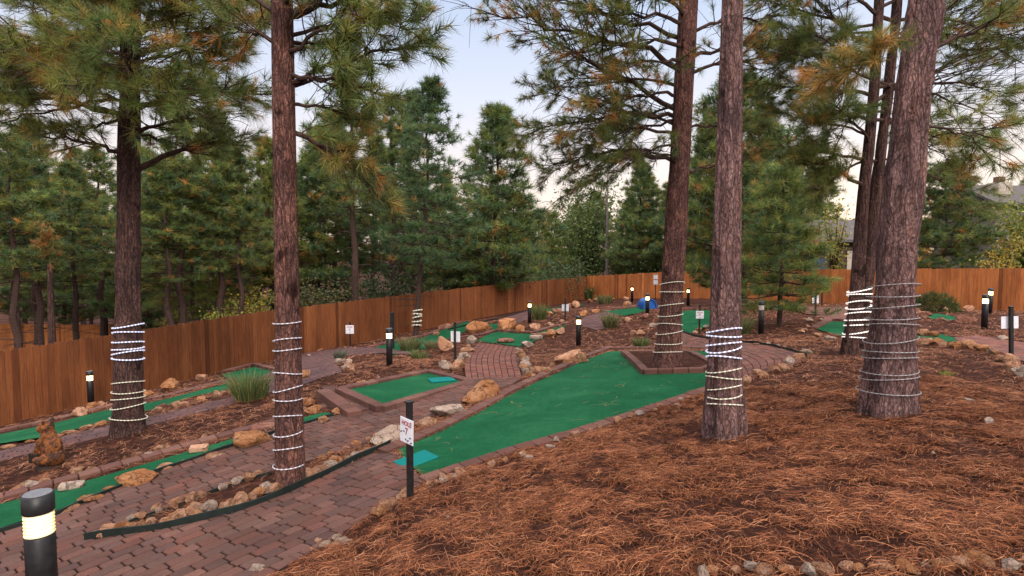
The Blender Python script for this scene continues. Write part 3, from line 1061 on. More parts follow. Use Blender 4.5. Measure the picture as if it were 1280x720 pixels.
def trunk_mesh(pts, radii, mat, parent, name='trunk', seg=80, dz=.024, rough=.02, seed=0, flare=.35, sc=9.0, flareh=.45):
    """a tapered trunk with plated bark in relief"""
    pts = np.array(pts, float)
    line, L = resample(smooth(pts, 2), dz)
    # along the length
    s = np.concatenate([[0], np.cumsum(np.linalg.norm(np.diff(line, axis=0), axis=1))])
    s0 = np.concatenate([[0], np.cumsum(np.linalg.norm(np.diff(pts, axis=0), axis=1))])
    s0 = s0 / s0[-1] * s[-1]
    rad = np.interp(s, s0, radii)
    th = np.linspace(0, 2 * np.pi, seg, endpoint=False)
    ph = random.Random(seed).uniform(0, 6)
    fl = np.exp(-np.maximum(s - .12, 0) / flareh * 2.2) * flare
    lobe = 1 + .35 * np.cos(4 * th + ph) + .25 * np.cos(7 * th + 2 * ph)
    Rr = rad[:, None] * (1 + fl[:, None] * lobe[None]) * (1 + .03 * np.cos(3 * th + ph)[None] + .03 * np.sin(th * 2 + s[:, None] * .9))
    X = line[:, 0][:, None] + Rr * np.cos(th); Y = line[:, 1][:, None] + Rr * np.sin(th)
    Z = np.broadcast_to(line[:, 2][:, None], X.shape)
    if rough > 0:
        D = np.empty(X.shape)
        for i in range(X.shape[0]):
            for j in range(seg):
                q = Vector((X[i, j] * sc + seed, Y[i, j] * sc, Z[i, j] * sc * .36))
                q += noise.noise_vector(q * .5) * .6
                d = noise.voronoi(q)[0]
                rg = abs(noise.noise(Vector((X[i, j] * sc * .62 + seed, Y[i, j] * sc * .62, Z[i, j] * sc * .13)))) * 3.2
                D[i, j] = min((d[1] - d[0]) * 2.2, 1) * .35 + min(rg, 1) * .8 + .9 * noise.noise(Vector((X[i, j] * 5, Y[i, j] * 5, Z[i, j] * 1.3)))
        D = (D - .75) * rough
        X = X + D * np.cos(th); Y = Y + D * np.sin(th)
    n = len(line)
    V = np.stack([X, Y, Z], -1).reshape(-1, 3)
    idx = np.arange(n * seg).reshape(n, seg)
    q = np.stack([idx[:-1], np.roll(idx, -1, 1)[:-1], np.roll(idx, -1, 1)[1:], idx[1:]], -1).reshape(-1, 4)
    o = mesh_np(name, V, q, 4, None, M[mat], parent, smooth=True)
    return line, rad * (1 + 0), o


def rope(line, rad, z0, z1, turns, mat, label, seed=0, r=.009, slack=.012, bead=.05, flare=.35, tilt=.04, lean=0.0):
    """rope light wound round a trunk"""
    rr = random.Random(seed)
    N = turns * 40
    kz = [z0 + (z1 - z0) * (i + (rr.uniform(-.28, .28) if 0 < i < turns else 0)) / turns for i in range(turns + 1)]
    ph = math.atan2(-line[0, 1], -line[0, 0])
    P = []
    for i in range(20, N - 19):
        u = i / 40
        k = min(int(u), turns - 1)
        w_ = min(max((u - k - .28) / .44, 0), 1)
        z = kz[k] + (kz[k + 1] - kz[k]) * (w_ * w_ * (3 - 2 * w_))
        a = ph + u * 2 * math.pi
        z += tilt * .8 * math.sin(a + .7 * math.sin(math.floor(u + .5) * 1.9) + 2.6) + .012 * math.sin(u * 9 + seed)
        x = np.interp(z, line[:, 2], line[:, 0]); y = np.interp(z, line[:, 2], line[:, 1])
        s = z - line[0, 2]
        q = np.interp(z, line[:, 2], rad)
        f = math.exp(-max(s - .12, 0) / .45 * 2.2) * flare
        q = q * (1 + f * 1.7 + .03) + slack + r
        P.append((x + q * math.cos(a), y + q * math.sin(a), z))
    P, tot = resample(np.array(P), bead / 3)
    n = len(P)
    on = np.zeros((n, 3))
    k = np.arange(n) % 3
    on[:, 0] = np.where(k == 0, 1, .2)
    on[:, 1] = np.where(k == 0, 1, .2)
    mb = MB()
    mb.tube(P, np.where(k == 0, r * 1.05, r * .85), 6, on)
    o = mb.build('rope_light', M[mat], smooth=True)
    return tag(o, label, 'rope light', 'rope lights wound round trunks')


def rxyz(base_px, top_pts, Y=None):
    b = U(*base_px)
    out = [b - np.array([0, 0, .15])]
    for (px, py) in top_pts:
        out.append(at(px, py, b[1]))
    return b, out


def limb(cr, tree_line, Y0, py0, p1px, dY, r0, px0=None, **kw):
    """a limb from the trunk at picture height py0 to a point seen at p1px, dY metres deeper"""
    zt = at(640, py0, Y0)[2]
    x = np.interp(zt, tree_line[:, 2], tree_line[:, 0]); y = np.interp(zt, tree_line[:, 2], tree_line[:, 1])
    branch(cr, (x, y, zt), at(p1px[0], p1px[1], Y0 + dY), r0, **kw)


# --- each front pine: trunk, limbs, crown
def front_tree(label, base, pts, radii, mat, seed, limbs, crown_kw, rough=.02, extra=None, flare=.35, seg=84, sc=14.0, second=None):
    b, line0 = rxyz(base, pts)
    top = line0[-1] + (line0[-1] - line0[-2]) / np.linalg.norm(line0[-1] - line0[-2]) * 3.2
    line0.append(top)
    e = empty('pine_tree', b, label, 'pine tree', 'tall pines on the course')
    e.location = (0, 0, 0)
    line, rad, o = trunk_mesh(line0, radii[1:], mat, e, seg=seg, rough=rough, seed=seed, flare=flare, sc=sc)
    cr = Crown()
    rr = random.Random(seed)
    Y0 = b[1]
    for lb in limbs:
        py0, p1, dY, r0 = lb[:4]
        kw = lb[4] if len(lb) > 4 else {}
        limb(cr, line, Y0, py0, p1, dY, r0, rr=rr, **kw)
    # the crown above the picture
    if extra:
        zb, zt, n, Lr = extra
        for i in range(n):
            z = zb + (zt - zb) * (i + rr.random()) / n
            a = i * 2.4 + rr.uniform(-.5, .5)
            x = np.interp(z, line[:, 2], line[:, 0]); y = np.interp(z, line[:, 2], line[:, 1])
            l = Lr * rr.uniform(.7, 1.1)
            branch(cr, (x, y, z), (x + l * math.cos(a), y + l * math.sin(a), z + rr.uniform(-.2, .5)), .03, rr=rr, sub=11, tw=3)
    if cr.tc:
        cr.w.build('limbs', M['twig'], e)
        cr.finish(e, **crown_kw)
    return line, rad, b


NEED = dict(k=46, L=.21, W=.0056, spread=.62, rust=.13, bright=2.2)

MULT[:] = [1.7, .5]
# T1: the pine at the left, low limbs and a broad needle canopy
lim = [(215, (300, 176), .3, .06, dict(sub=9, start=.45, rise=.12)), (190, (40, 168), -.4, .045, dict(sub=10, rise=.02)),
       (172, (268, 148), -.8, .04, dict(sub=10)), (150, (-40, 120), .2, .05, dict(sub=12)), (140, (345, 118), -.3, .05, dict(sub=14)),
       (150, (90, 180), 1.3, .03, dict(sub=9)), (120, (10, 60), -1.4, .05, dict(sub=14)), (112, (300, 70), .9, .05, dict(sub=14)),
       (95, (-120, 60), .3, .05, dict(sub=14)), (100, (235, 130), -1.6, .04, dict(sub=14, rise=.05)), (90, (95, 108), -1.9, .045, dict(sub=14, rise=.05)),
       (75, (330, 25), .1, .05, dict(sub=14)), (70, (120, 30), -1.7, .045, dict(sub=14)), (60, (210, 25), 1.6, .05, dict(sub=13)),
       (50, (40, -10), -.9, .045, dict(sub=14)), (45, (300, -30), -.9, .045, dict(sub=14)), (35, (-110, -40), .4, .05, dict(sub=13)),
       (20, (90, -60), -1.7, .045, dict(sub=13)), (10, (240, -50), -1.7, .045, dict(sub=13)), (0, (30, -60), 1.5, .045, dict(sub=12)),
       (130, (-20, 175), .9, .03, dict(sub=10)), (165, (240, 190), 1.1, .03, dict(sub=9)), (125, (170, 60), -2.1, .04, dict(sub=13, rise=.0)), (105, (20, 130), -.9, .035, dict(sub=12)), (100, (285, 120), -.9, .035, dict(sub=12))]
for a in range(16):
    q = random.Random(a + 40)
    lim.append((q.uniform(-40, 150), (q.uniform(-60, 335), q.uniform(-20, 150)), q.uniform(-2.2, 1.6), .03, dict(sub=13, tw=3, rise=.03)))
l1 = front_tree('dark pine trunk with rope light below a broad low canopy, standing near the carved bear', (160, 543), [(160, 420), (161, 260), (163, 100), (165, 0)],
                [0, .225, .195, .175, .145, .135, .05], 'bark_dark', 1, lim, dict(NEED, rust=.15), extra=(7.4, 9.5, 9, 2.0))
MULT[:] = [1.1, .5]
# T2: slim red trunk in the stone bed
lim = [(112, (430, 95), .2, .024, dict(sub=9)), (105, (535, 58), .4, .028, dict(sub=14, rise=.08)), (165, (470, 245), .6, .025, dict(sub=10, rise=.28, start=.4, droop=.2)), (165, (430, 200), .2, .03, dict(sub=9, rise=.15)),
       (70, (470, 20), -.3, .026, dict(sub=12)), (45, (525, 35), .6, .026, dict(sub=13)), (30, (440, -20), .9, .04, dict(sub=12)), (95, (480, 120), -.2, .03, dict(sub=10)),
       (20, (505, -10), -.2, .04, dict(sub=12)), (10, (400, -40), -.5, .04, dict(sub=12)), (60, (290, 40), .9, .03, dict(sub=10)), (20, (280, -10), .8, .03, dict(sub=11)), (55, (420, 60), .8, .03, dict(sub=10)),
       (130, (455, 150), .4, .025, dict(sub=8, sparse=.3)), (-10, (500, -60), .5, .035, dict(sub=12))]
l2 = front_tree('slim reddish trunk standing in the narrow rock bed between the brick paths', (361, 606), [(360, 480), (357, 300), (354, 120), (352, 0)],
                [0, .138, .130, .124, .114, .112, .05], 'bark_red', 2, lim, dict(NEED, rust=.14, k=34, W=.0075), extra=(6.3, 8, 8, 1.5), flare=.14)
MULT[:] = [1.7, .6]
# T3: pine in the brick planter with hanging brown green sprays
lim = [(140, (655, 35), -.5, .05, dict(sub=15, rise=.06)), (90, (605, 14), -.2, .055, dict(sub=16, rise=.05)), (150, (655, 170), .2, .045, dict(sub=15, rise=.18, droop=.25)), (205, (680, 212), -.2, .045, dict(sub=14, rise=.22, droop=.35)),
       (170, (700, 165), -.8, .035, dict(sub=14, rise=.1, droop=.3)), (185, (745, 225), -.6, .03, dict(sub=11, rise=.25, droop=.4)), (60, (700, 70), -.9, .04, dict(sub=14)), (50, (650, -10), .3, .045, dict(sub=14)),
       (30, (720, 20), -1.0, .04, dict(sub=13)), (20, (770, -20), -1.2, .04, dict(sub=12)), (120, (740, 130), -1.0, .035, dict(sub=13, droop=.2)), (110, (690, 100), .9, .035, dict(sub=13, droop=.2)),
       (80, (770, 90), -1.2, .03, dict(sub=11)), (130, (780, 160), .9, .03, dict(sub=11)), (75, (960, 60), .8, .045, dict(sub=11)), (95, (1000, 75), .5, .04, dict(sub=11)), (160, (945, 165), .5, .03, dict(sub=10, droop=.2)),
       (40, (980, 20), .6, .04, dict(sub=12)), (0, (690, -50), .2, .04, dict(sub=13)), (0, (930, -40), .4, .04, dict(sub=12)), (195, (790, 200), .6, .02, dict(sub=8, sparse=.3)), (200, (700, 250), -.1, .02, dict(sub=7, rise=.4, droop=.5)),
       (215, (940, 190), .4, .025, dict(sub=9, rise=-.1)), (160, (665, 120), .7, .03, dict(sub=12, droop=.2)), (150, (720, 190), .5, .03, dict(sub=12, droop=.3))]
l3 = front_tree('reddish pine growing out of the brick planter, drooping brown green sprays above', (832, 463), [(838, 400), (846, 250), (855, 100), (861, 0)],
                [0, .235, .205, .19, .178, .17, .06], 'bark_red', 3, lim, dict(NEED, rust=.24, bright=1.9, k=52, L=.18, W=.0062), extra=(7.6, 9.6, 9, 2.0))
# T4: bare straight grey trunk in the mulch
l4 = front_tree('straight bare trunk with blue white rope light standing in the pine needles', (905, 546), [(904, 460), (906, 300), (912, 120), (915, 0)],
                [0, .165, .158, .153, .147, .143, .06], 'bark_grey', 4, [], NEED, extra=None, flare=.38, seg=90, sc=13, rough=.026)
MULT[:] = [2.0, .4]
# T5: twin trunk with bright white rope
lim = [(235, (1000, 200), -.3, .04, dict(sub=10, rise=.12)), (200, (985, 195), .3, .04, dict(sub=11)), (150, (1010, 150), -.6, .035, dict(sub=11)), (120, (975, 110), .2, .04, dict(sub=12)),
       (90, (1000, 40), -.5, .04, dict(sub=12)), (60, (960, 0), .4, .045, dict(sub=13)), (20, (1020, -30), -.5, .04, dict(sub=12)), (130, (1030, 230), -.4, .02, dict(sub=9, rise=.3)),
       (170, (960, 140), .9, .03, dict(sub=11)), (180, (1040, 130), -1.2, .03, dict(sub=11)), (80, (1045, 60), -1.2, .03, dict(sub=12)), (200, (1020, 250), .3, .03, dict(sub=9, rise=.2)),
       (150, (1225, 190), .6, .04, dict(sub=12)), (110, (1265, 120), .8, .045, dict(sub=14)), (60, (1250, 40), .6, .045, dict(sub=14)), (20, (1290, 60), .4, .04, dict(sub=14)), (10, (1230, -30), .6, .04, dict(sub=12)), (200, (1210, 250), 1.0, .03, dict(sub=11)), (40, (985, 70), .9, .03, dict(sub=12)), (100, (950, 60), 1.2, .03, dict(sub=12)), (70, (1030, 160), .8, .03, dict(sub=11, rise=.2)), (30, (940, 110), .6, .03, dict(sub=12)), (60, (1300, 90), .9, .04, dict(sub=13)), (100, (1270, 170), 1.2, .03, dict(sub=13)), (0, (1270, 0), .9, .04, dict(sub=13)), (130, (1280, 60), 1.0, .04, dict(sub=13)), (140, (1190, 210), .9, .03, dict(sub=10))]
l5 = front_tree('dark twin stemmed pine with bright white rope light near the far green', (1066, 444), [(1070, 380), (1079, 250), (1092, 120), (1099, 0)],
                [0, .17, .13, .105, .095, .09, .05], 'bark_dark', 5, lim, dict(NEED, rust=.05, bright=1.9, k=50), extra=(8.2, 10, 8, 1.9))
b5 = l5[2]
par = [o for o in COL.objects if o.get('label', '').startswith('dark twin')][0]
off = np.array([.14, .06, 0])
trunk_mesh([b5 + off - np.array([0, 0, .1])] + [at(px, py, b5[1] + .12) for px, py in ((1081, 380), (1094, 250), (1112, 100), (1122, 0), (1140, -170))], [.16, .125, .105, .095, .09, .05], 'bark_dark', par, seed=6)
# T6: the big grey pine
lim = [(15, (1090, 65), -.2, .035, dict(sub=4, start=.6, rise=-.2)), (75, (1300, 20), .5, .03, dict(sub=10)), (170, (1240, 195), .8, .02, dict(sub=8, rise=.2)), (10, (1040, 95), .1, .025, dict(sub=5, start=.6, rise=-.12))]
l6 = front_tree('thickest pine trunk in view, grey plated bark with unlit rope around its lower part', (1108, 518), [(1111, 430), (1123, 280), (1143, 100), (1157, 0)],
                [0, .22, .198, .182, .17, .168, .07], 'bark_grey', 7, lim, dict(NEED, rust=.15), extra=(6.4, 8, 6, 1.8), flare=.42, seg=120, rough=.040, sc=10)


def zat(px, py, Y):
    return at(px, py, Y)[2]


def wind(l, ya, yb, turns, mat, label, seed, **kw):
    line, rad, b = l
    return rope(line, rad, zat(640, ya, b[1] - .2), zat(640, yb, b[1] - .2), turns, mat, label, seed, **kw)


wind(l1, 535, 470, 6, 'rope_warm', 'dim lower coil of rope light on the dark pine near the bear', 1, r=.009)
wind(l1, 462, 402, 7, 'rope_cool', 'lit white upper coil of rope light on the dark pine near the bear', 2, r=.012)
wind(l2, 607, 383, 11, 'rope_dim', 'rope light wound down to the foot of the slim reddish trunk', 3, r=.0065, tilt=.03, flare=.14)
wind(l3, 452, 345, 9, 'rope_warm', 'dim rope light wound round the pine in the brick planter', 4, r=.008)
wind(l4, 522, 458, 6, 'rope_warm', 'warm white lower coil of rope light on the straight bare trunk', 5, r=.0075, flare=.38)
wind(l4, 462, 403, 6, 'rope_cool', 'blue white upper coil of rope light on the straight bare trunk', 6, r=.0085, flare=.38)
l5b = (l5[0] + np.array([.07, .03, 0]), l5[1] + .055, l5[2])
wind(l5b, 431, 354, 10, 'rope_bright', 'glowing thick white rope light wound round the twin stemmed pine', 7, r=.014, slack=.01, flare=.2, tilt=.05)
wind(l6, 505, 345, 12, 'rope_off', 'unlit grey rope wound round the thickest pine trunk', 8, r=.0065, slack=.055, flare=.46)


# --- conical pines: prototypes with their own trunk and crown, then copies
def cone_pine(seed, H, Rm, base=.22, whorl=.42, nb=6, k=26, L=.34, W=.026, rust=.08, green=None, bright=2.0, tr=.14, pw=.85, dens=7, mat='bark_dark', dead=0, lean=.3):
    rr = random.Random(seed)
    rng = np.random.default_rng(seed)
    mb = MB()
    pts = [(rr.gauss(0, .012) * z, rr.gauss(0, .012) * z, z) for z in np.linspace(-.3, H, 14)]
    mb.tube(pts, np.linspace(tr, .02, 14), 8)
    tc, ta = [], []
    z = H * base
    if dead:
        for i in range(dead):
            zz = H * rr.uniform(.08, base + .1)
            a = rr.uniform(0, 6.28)
            l = Rm * rr.uniform(.3, .8)
            mb.tube([(0, 0, zz), (l * .5 * math.cos(a), l * .5 * math.sin(a), zz + rr.uniform(-.1, .15)), (l * math.cos(a), l * math.sin(a), zz + rr.uniform(-.4, .2))], [.02, .014, .005], 4, caps=False)
    while z < H - .15:
        u = (z - H * base) / (H * (1 - base))
        Rz = Rm * ((1 - u) ** pw) * rr.uniform(.7, 1.2) * min(1, .55 + u * 3)
        n = max(3, nb + rr.randint(-1, 1) - int(u * 2))
        a0 = rr.uniform(0, 6.28)
        for i in range(n):
            a = a0 + i * 6.283 / n + rr.uniform(-.35, .35)
            l = Rz * rr.uniform(.65, 1.2) + .12
            up = lean * (u - .25) + rr.gauss(0, .1)
            d = np.array([math.cos(a), math.sin(a), up])
            P = [np.array([0, 0, z]), np.array([0, 0, z]) + d * l * .55 + np.array([0, 0, -.03 * l]), np.array([0, 0, z]) + d * l + np.array([0, 0, .10 * l])]
            mb.tube(P, [.03 * (1.1 - u), .018 * (1.1 - u) + .003, .006], 4, caps=False)
            m = max(2, int(dens * l / Rm * .62 + 1))
            for j in range(m):
                v = 1.0 if j == 0 else rr.uniform(.35, 1.0)
                lat = np.array([-d[1], d[0], 0]) * (0 if j == 0 else rr.choice([-1, 1]) * rr.uniform(.12, .42)) * l * (1.2 - .6 * v)
                p = P[0] + (P[2] - P[0]) * v + lat + np.array([0, 0, rr.gauss(.04, .05)])
                if j: mb.tube([P[0] + (P[2] - P[0]) * max(v - .25, .1), p], [.012, .005], 3, caps=False)
                for q_ in range(rr.randint(4, 6)):
                    dq = np.array([rr.gauss(0, .17), rr.gauss(0, .17), abs(rr.gauss(0, .11))])
                    tc.append(p + dq)
                    ta.append(unit(d * .5 + dq * 2.5 + lat / (l + .01) + np.array([0, 0, rr.uniform(.2, .8)])))
        z += whorl * rr.uniform(.8, 1.2) * (1.1 - .55 * u)
    for j in range(4):
        tc.append(np.array([0, 0, H - .05 - j * .1])); ta.append(np.array([0, 0, 1.]))
    V, c = tufts(np.array(tc), np.array(ta), k, L, W, .75, rust, green=green, bright=bright, rng=rng)
    e = empty('pine_tree', (0, 0, 0), 'x', 'pine tree')
    mb.build('trunk', M['twig'], e)
    mesh_np('crown', V, np.arange(len(V)).reshape(-1, 3), 3, c, M['leaf'], e)
    return e


BLUE = [(.036, .068, .027), (.046, .078, .030), (.058, .088, .030), (.036, .064, .032)]
OLIV = [(.074, .098, .022), (.092, .110, .026), (.112, .116, .028), (.062, .088, .024)]
protos = {
    'dense': cone_pine(101, 10, 2.7, .14, green=BLUE + OLIV[:2], rust=.03, dens=9, dead=6),
    'tall': cone_pine(102, 13, 2.6, .28, whorl=.52, nb=5, green=BLUE, rust=.02, dens=7, dead=12),
    'olive': cone_pine(103, 11, 3.1, .20, whorl=.48, green=OLIV, rust=.08, dens=8, dead=14),
    'young': cone_pine(104, 6, 1.9, .13, whorl=.40, nb=6, green=BLUE[:2] + OLIV, rust=.02, dens=8, L=.28, W=.016, tr=.09, bright=2.2),
    'high': cone_pine(106, 13, 2.5, .44, whorl=.55, nb=5, green=OLIV + BLUE, rust=.05, dens=7, dead=26, tr=.20),
    'bushy': cone_pine(105, 9, 3.3, .10, whorl=.45, nb=7, green=OLIV + BLUE, rust=.06, dens=10, pw=.6),
}
used = set()


def place(kind, px, py_top, Y, label, group=None, H=None, base_py=None, rz=None, wide=1.0):
    """a pine whose tip is seen at (px, py_top), standing at distance Y"""
    src = protos[kind]
    tip = at(px, py_top, Y)
    zb = float(T(tip[0], Y))
    h0 = {'dense': 10, 'tall': 13, 'olive': 11, 'young': 6, 'bushy': 9, 'high': 13}[kind]
    h = (tip[2] - zb)
    s = h / h0
    o = src if kind not in used else copy_tree(src)
    used.add(kind)
    o.location = (tip[0], tip[1], zb)
    w = s ** .65 * wide
    o.scale = (w, w, s)
    o.rotation_euler = (0, 0, random.uniform(0, 6.28) if rz is None else rz)
    for k_ in ('group',):
        if k_ in o: del o[k_]
    tag(o, label, 'pine tree', group)
    return o


# the ones that can be told apart


def place_lean(kind, base_px, tip_px, label, wide=1.0):
    b = U(*base_px)
    tip = at(tip_px[0], tip_px[1], b[1] + .6)
    ax = tip - b
    h = np.linalg.norm(ax)
    s = h / {'dense': 10, 'tall': 13}[kind]
    src = protos[kind]
    o = src if kind not in used else copy_tree(src)
    used.add(kind)
    w = s ** .65 * wide
    o.location = b
    o.rotation_mode = 'QUATERNION'
    o.rotation_quaternion = Vector((0, 0, 1)).rotation_difference(Vector(ax)) @ Matrix.Rotation(random.uniform(0, 6), 3, 'Z').to_quaternion()
    o.scale = (w, w, s)
    tag(o, label, 'pine tree')
    line = np.array([b + ax * k for k in np.linspace(-.02, 1, 40)])
    return line, np.linspace(.145 * w, .03, 40), b


s1 = place_lean('tall', (520, 420), (541, 100), 'slender leaning pine with an open crown and visible trunk inside the long fence', 1.1)
s2 = place_lean('dense', (613, 395), (623, 132), 'dense pointed pine with a pale green top inside the long fence', 1.2)
place('tall', 492, 110, 36, 'pine with thin needle layers just behind the fence, beside the slender pine')
place('high', 438, 40, 27, 'olive green pine whose trunk shows between slim red trunk and slender pine', wide=.9)
place('dense', 797, 200, 46, 'pointed green pine behind the far corner beside the bare grey snag')
place('bushy', 925, 95, 27, 'broad olive pine filling the gap between the bare trunk and twin pine', wide=1.0)
place('young', 980, 206, 18, 'bushy young pine growing inside the course beside an unlit bollard', wide=1.1)
place('bushy', 1185, 205, 30, 'low branched green pine behind the fence above the round shrub', wide=1.0)
place('young', 690, 265, 52, 'small dark pine at the far corner behind the fence, lower than its neighbours')
place('olive', 745, 240, 55, 'hazy yellow green pine behind the far fence corner')
place('dense', 880, 150, 41, 'green pine seen between planter pine and bare trunk')
place('olive', 1290, 215, 50, 'yellowish pine top at the right edge behind the house')
place('young', 642, 240, 49, 'dark pine with rounded top close behind the dense pointed pine', wide=1.2)
place('bushy', 572, 268, 36, 'low spreading green pine at the fence between the slender and dense pines', wide=.8)
place('high', 36, 150, 22, 'pine with a long bare trunk next to the dead topped stem behind the fence')
place('high', 8, 170, 20, 'pine with a thin dark trunk at the frame edge behind the long fence')
place('high', 218, 120, 25, 'bare trunked pine behind the long fence just past the rope lit dark pine')
place('high', 268, 140, 26, 'bare trunked pine behind the long fence beside the yellow bush')
place('high', 489, 120, 31, 'bare trunked pine behind the long fence above the black post')
# the woods: trees nothing sets apart
rr = random.Random(77)
G = 'pines in the woods behind the fence'
spots = [(-30, 195, 24), (30, 180, 27), (85, 205, 25), (118, 190, 32), (200, 215, 24), (235, 195, 28), (262, 170, 33), (300, 200, 26), (330, 165, 35), (395, 150, 37), (-90, 170, 30), (10, 215, 36), (60, 215, 40), (150, 185, 40), (215, 180, 42), (280, 190, 44), (345, 195, 46), (400, 180, 50), (450, 170, 48), (510, 205, 52), (560, 225, 54), (605, 235, 60), (665, 270, 60), (715, 262, 66), (760, 268, 70), (815, 228, 60), (845, 240, 52), (905, 170, 50), (960, 150, 46), (1000, 180, 55), (1030, 215, 60), (1140, 235, 60), (1185, 250, 55), (1240, 268, 70), (420, 130, 42), (470, 215, 40), (250, 225, 36), (180, 230, 33), (100, 225, 46), (20, 200, 48), (320, 215, 56), (700, 285, 75), (1090, 235, 50), (780, 250, 56), (855, 200, 44), (940, 200, 38), (1270, 262, 62), (380, 200, 60), (200, 205, 60), (90, 195, 60), (530, 250, 62), (640, 275, 70)]
spots += [(-160, 170, 27), (-230, 190, 34), (-300, 150, 26), (-390, 170, 36), (-130, 190, 42), (-480, 160, 30), (1360, 230, 55), (1430, 200, 48), (1520, 180, 44), (1400, 250, 62)]
for px, py, Y in spots:
    place('high' if (px < 160 and Y < 36) else rr.choice(['high', 'olive', 'tall', 'high', 'dense'] if px < 480 else ['dense', 'olive', 'bushy', 'tall', 'dense']), px + rr.uniform(-8, 8), py + rr.uniform(-12, 12), Y, 'conical pine standing among similar pines in the woods behind the fences', G, wide=rr.uniform(.95, 1.25))

# ------------------------------------------------------------------ bollard lights
def make_bollard():
    e = empty('bollard_light', (0, 0, 0), 'x', 'bollard light', 'bollard lights on the course')
    H, r = .95, .075
    mb = MB(); mb.lathe([(.115, -.03), (.115, .012), (.10, .02)], sides=28); mb.build('base_plate', M['cap'], e, smooth=False)
    mb = MB(); mb.lathe([(r, 0), (r, .70), (r - .004, .705)], sides=36); o = mb.build('post', M['black'], e, smooth=False)
    mb = MB(); mb.lathe([(.062, .71), (.062, .842)], sides=28); core = mb.build('lamp_core', M['lamp_core'], e)
    mb = MB()
    for i in range(7):
        z = .708 + i * .0205
        mb.lathe([(.058, z), (r, z + .001), (r + .001, z + .006), (r - .002, z + .009), (.058, z + .010)], sides=32)
    ln = mb.build('lens', M['lamp'], e)
    mb = MB(); mb.lathe([(r + .002, .843), (r + .004, .85), (r + .004, .948), (r - .002, H), (.05, H + .002), (0.01, H + .003)], sides=36)
    cp = mb.build('cap', M['black'], e)
    mb = MB(); mb.lathe([(r - .004, H + .003), (r - .006, H + .006), (.01, H + .007)], sides=36); mb.build('top_disc', M['cap'], cp)
    for o in e.children:
        for p in o.data.polygons: p.use_smooth = len(p.vertices) == 4
    return e


bol = make_bollard()
BL = [(47, 0, 3.3, 'lit black bollard light beside the brick path in the corner, largest of all'),
      (114, 509, None, 'lit bollard light in front of the long fence by the fence lane'),
      (487, 459, None, 'lit bollard light in the mulch beside the grass tufts and raised green'),
      (723, 434, None, 'lit bollard light in the mulch behind the main green and round boulder'),
      (662, 405, None, 'lit bollard light beside the small purple path near the orange boulders'),
      (640, 390, None, 'lit bollard light by the fence next to the white rope tree'),
      (720, 375.5, None, 'small lit bollard light in the dark fence corner'),
      (790, 378, None, 'lit bollard light in front of the far fence beside the blue dome'),
      (809, 397, None, 'lit bollard light standing directly before the blue dome'),
      (860, 383, None, 'lit bollard light seen between planter pine and bare trunk at the far fence'),
      (951, 418, None, 'unlit bollard beside the young bushy pine'),
      (1230, 412, None, 'lit bollard light in front of the one glowing on the fence'),
      (1237, 393, None, 'lit bollard light close to the far fence making the boards glow')]
first = True
for px, py, Y, lab in BL:
    if Y is not None:
        p = at(px, 617, Y); p[2] -= .95
        p = np.array([p[0], p[1], p[2]])
    else:
        p = U(px, py)
    o = bol if first else copy_tree(bol)
    first = False
    o.location = p
    o['label'] = lab
    o.rotation_euler = (0, 0, random.uniform(0, 6))
    if 'unlit' in lab:
        for ch in o.children:
            if ch.name.startswith(('lens', 'lamp_core')):
                ch.data = ch.data.copy(); ch.data.materials.clear(); ch.data.materials.append(M['lens_off'])


# ------------------------------------------------------------------ signs
def text_mesh(body, size, bold=.012):
    cu = bpy.data.curves.new('lettering', 'FONT')
    cu.body = body; cu.size = size; cu.align_x = 'CENTER'; cu.extrude = .001; cu.offset = bold * size; cu.resolution_u = 3
    o = bpy.data.objects.new('tmp', cu); COL.objects.link(o)
    bpy.context.view_layer.update()
    me = bpy.data.meshes.new_from_object(o.evaluated_get(bpy.context.evaluated_depsgraph_get()))
    bpy.data.objects.remove(o)
    return me


def text(body, size, loc, mat, parent):
    me = text_mesh(body, size)
    me.materials.clear(); me.materials.append(M[mat])
    o = bpy.data.objects.new('lettering', me); COL.objects.link(o)
    o.parent = parent; o.location = loc; o.rotation_euler = (R(90), 0, 0)
    return o


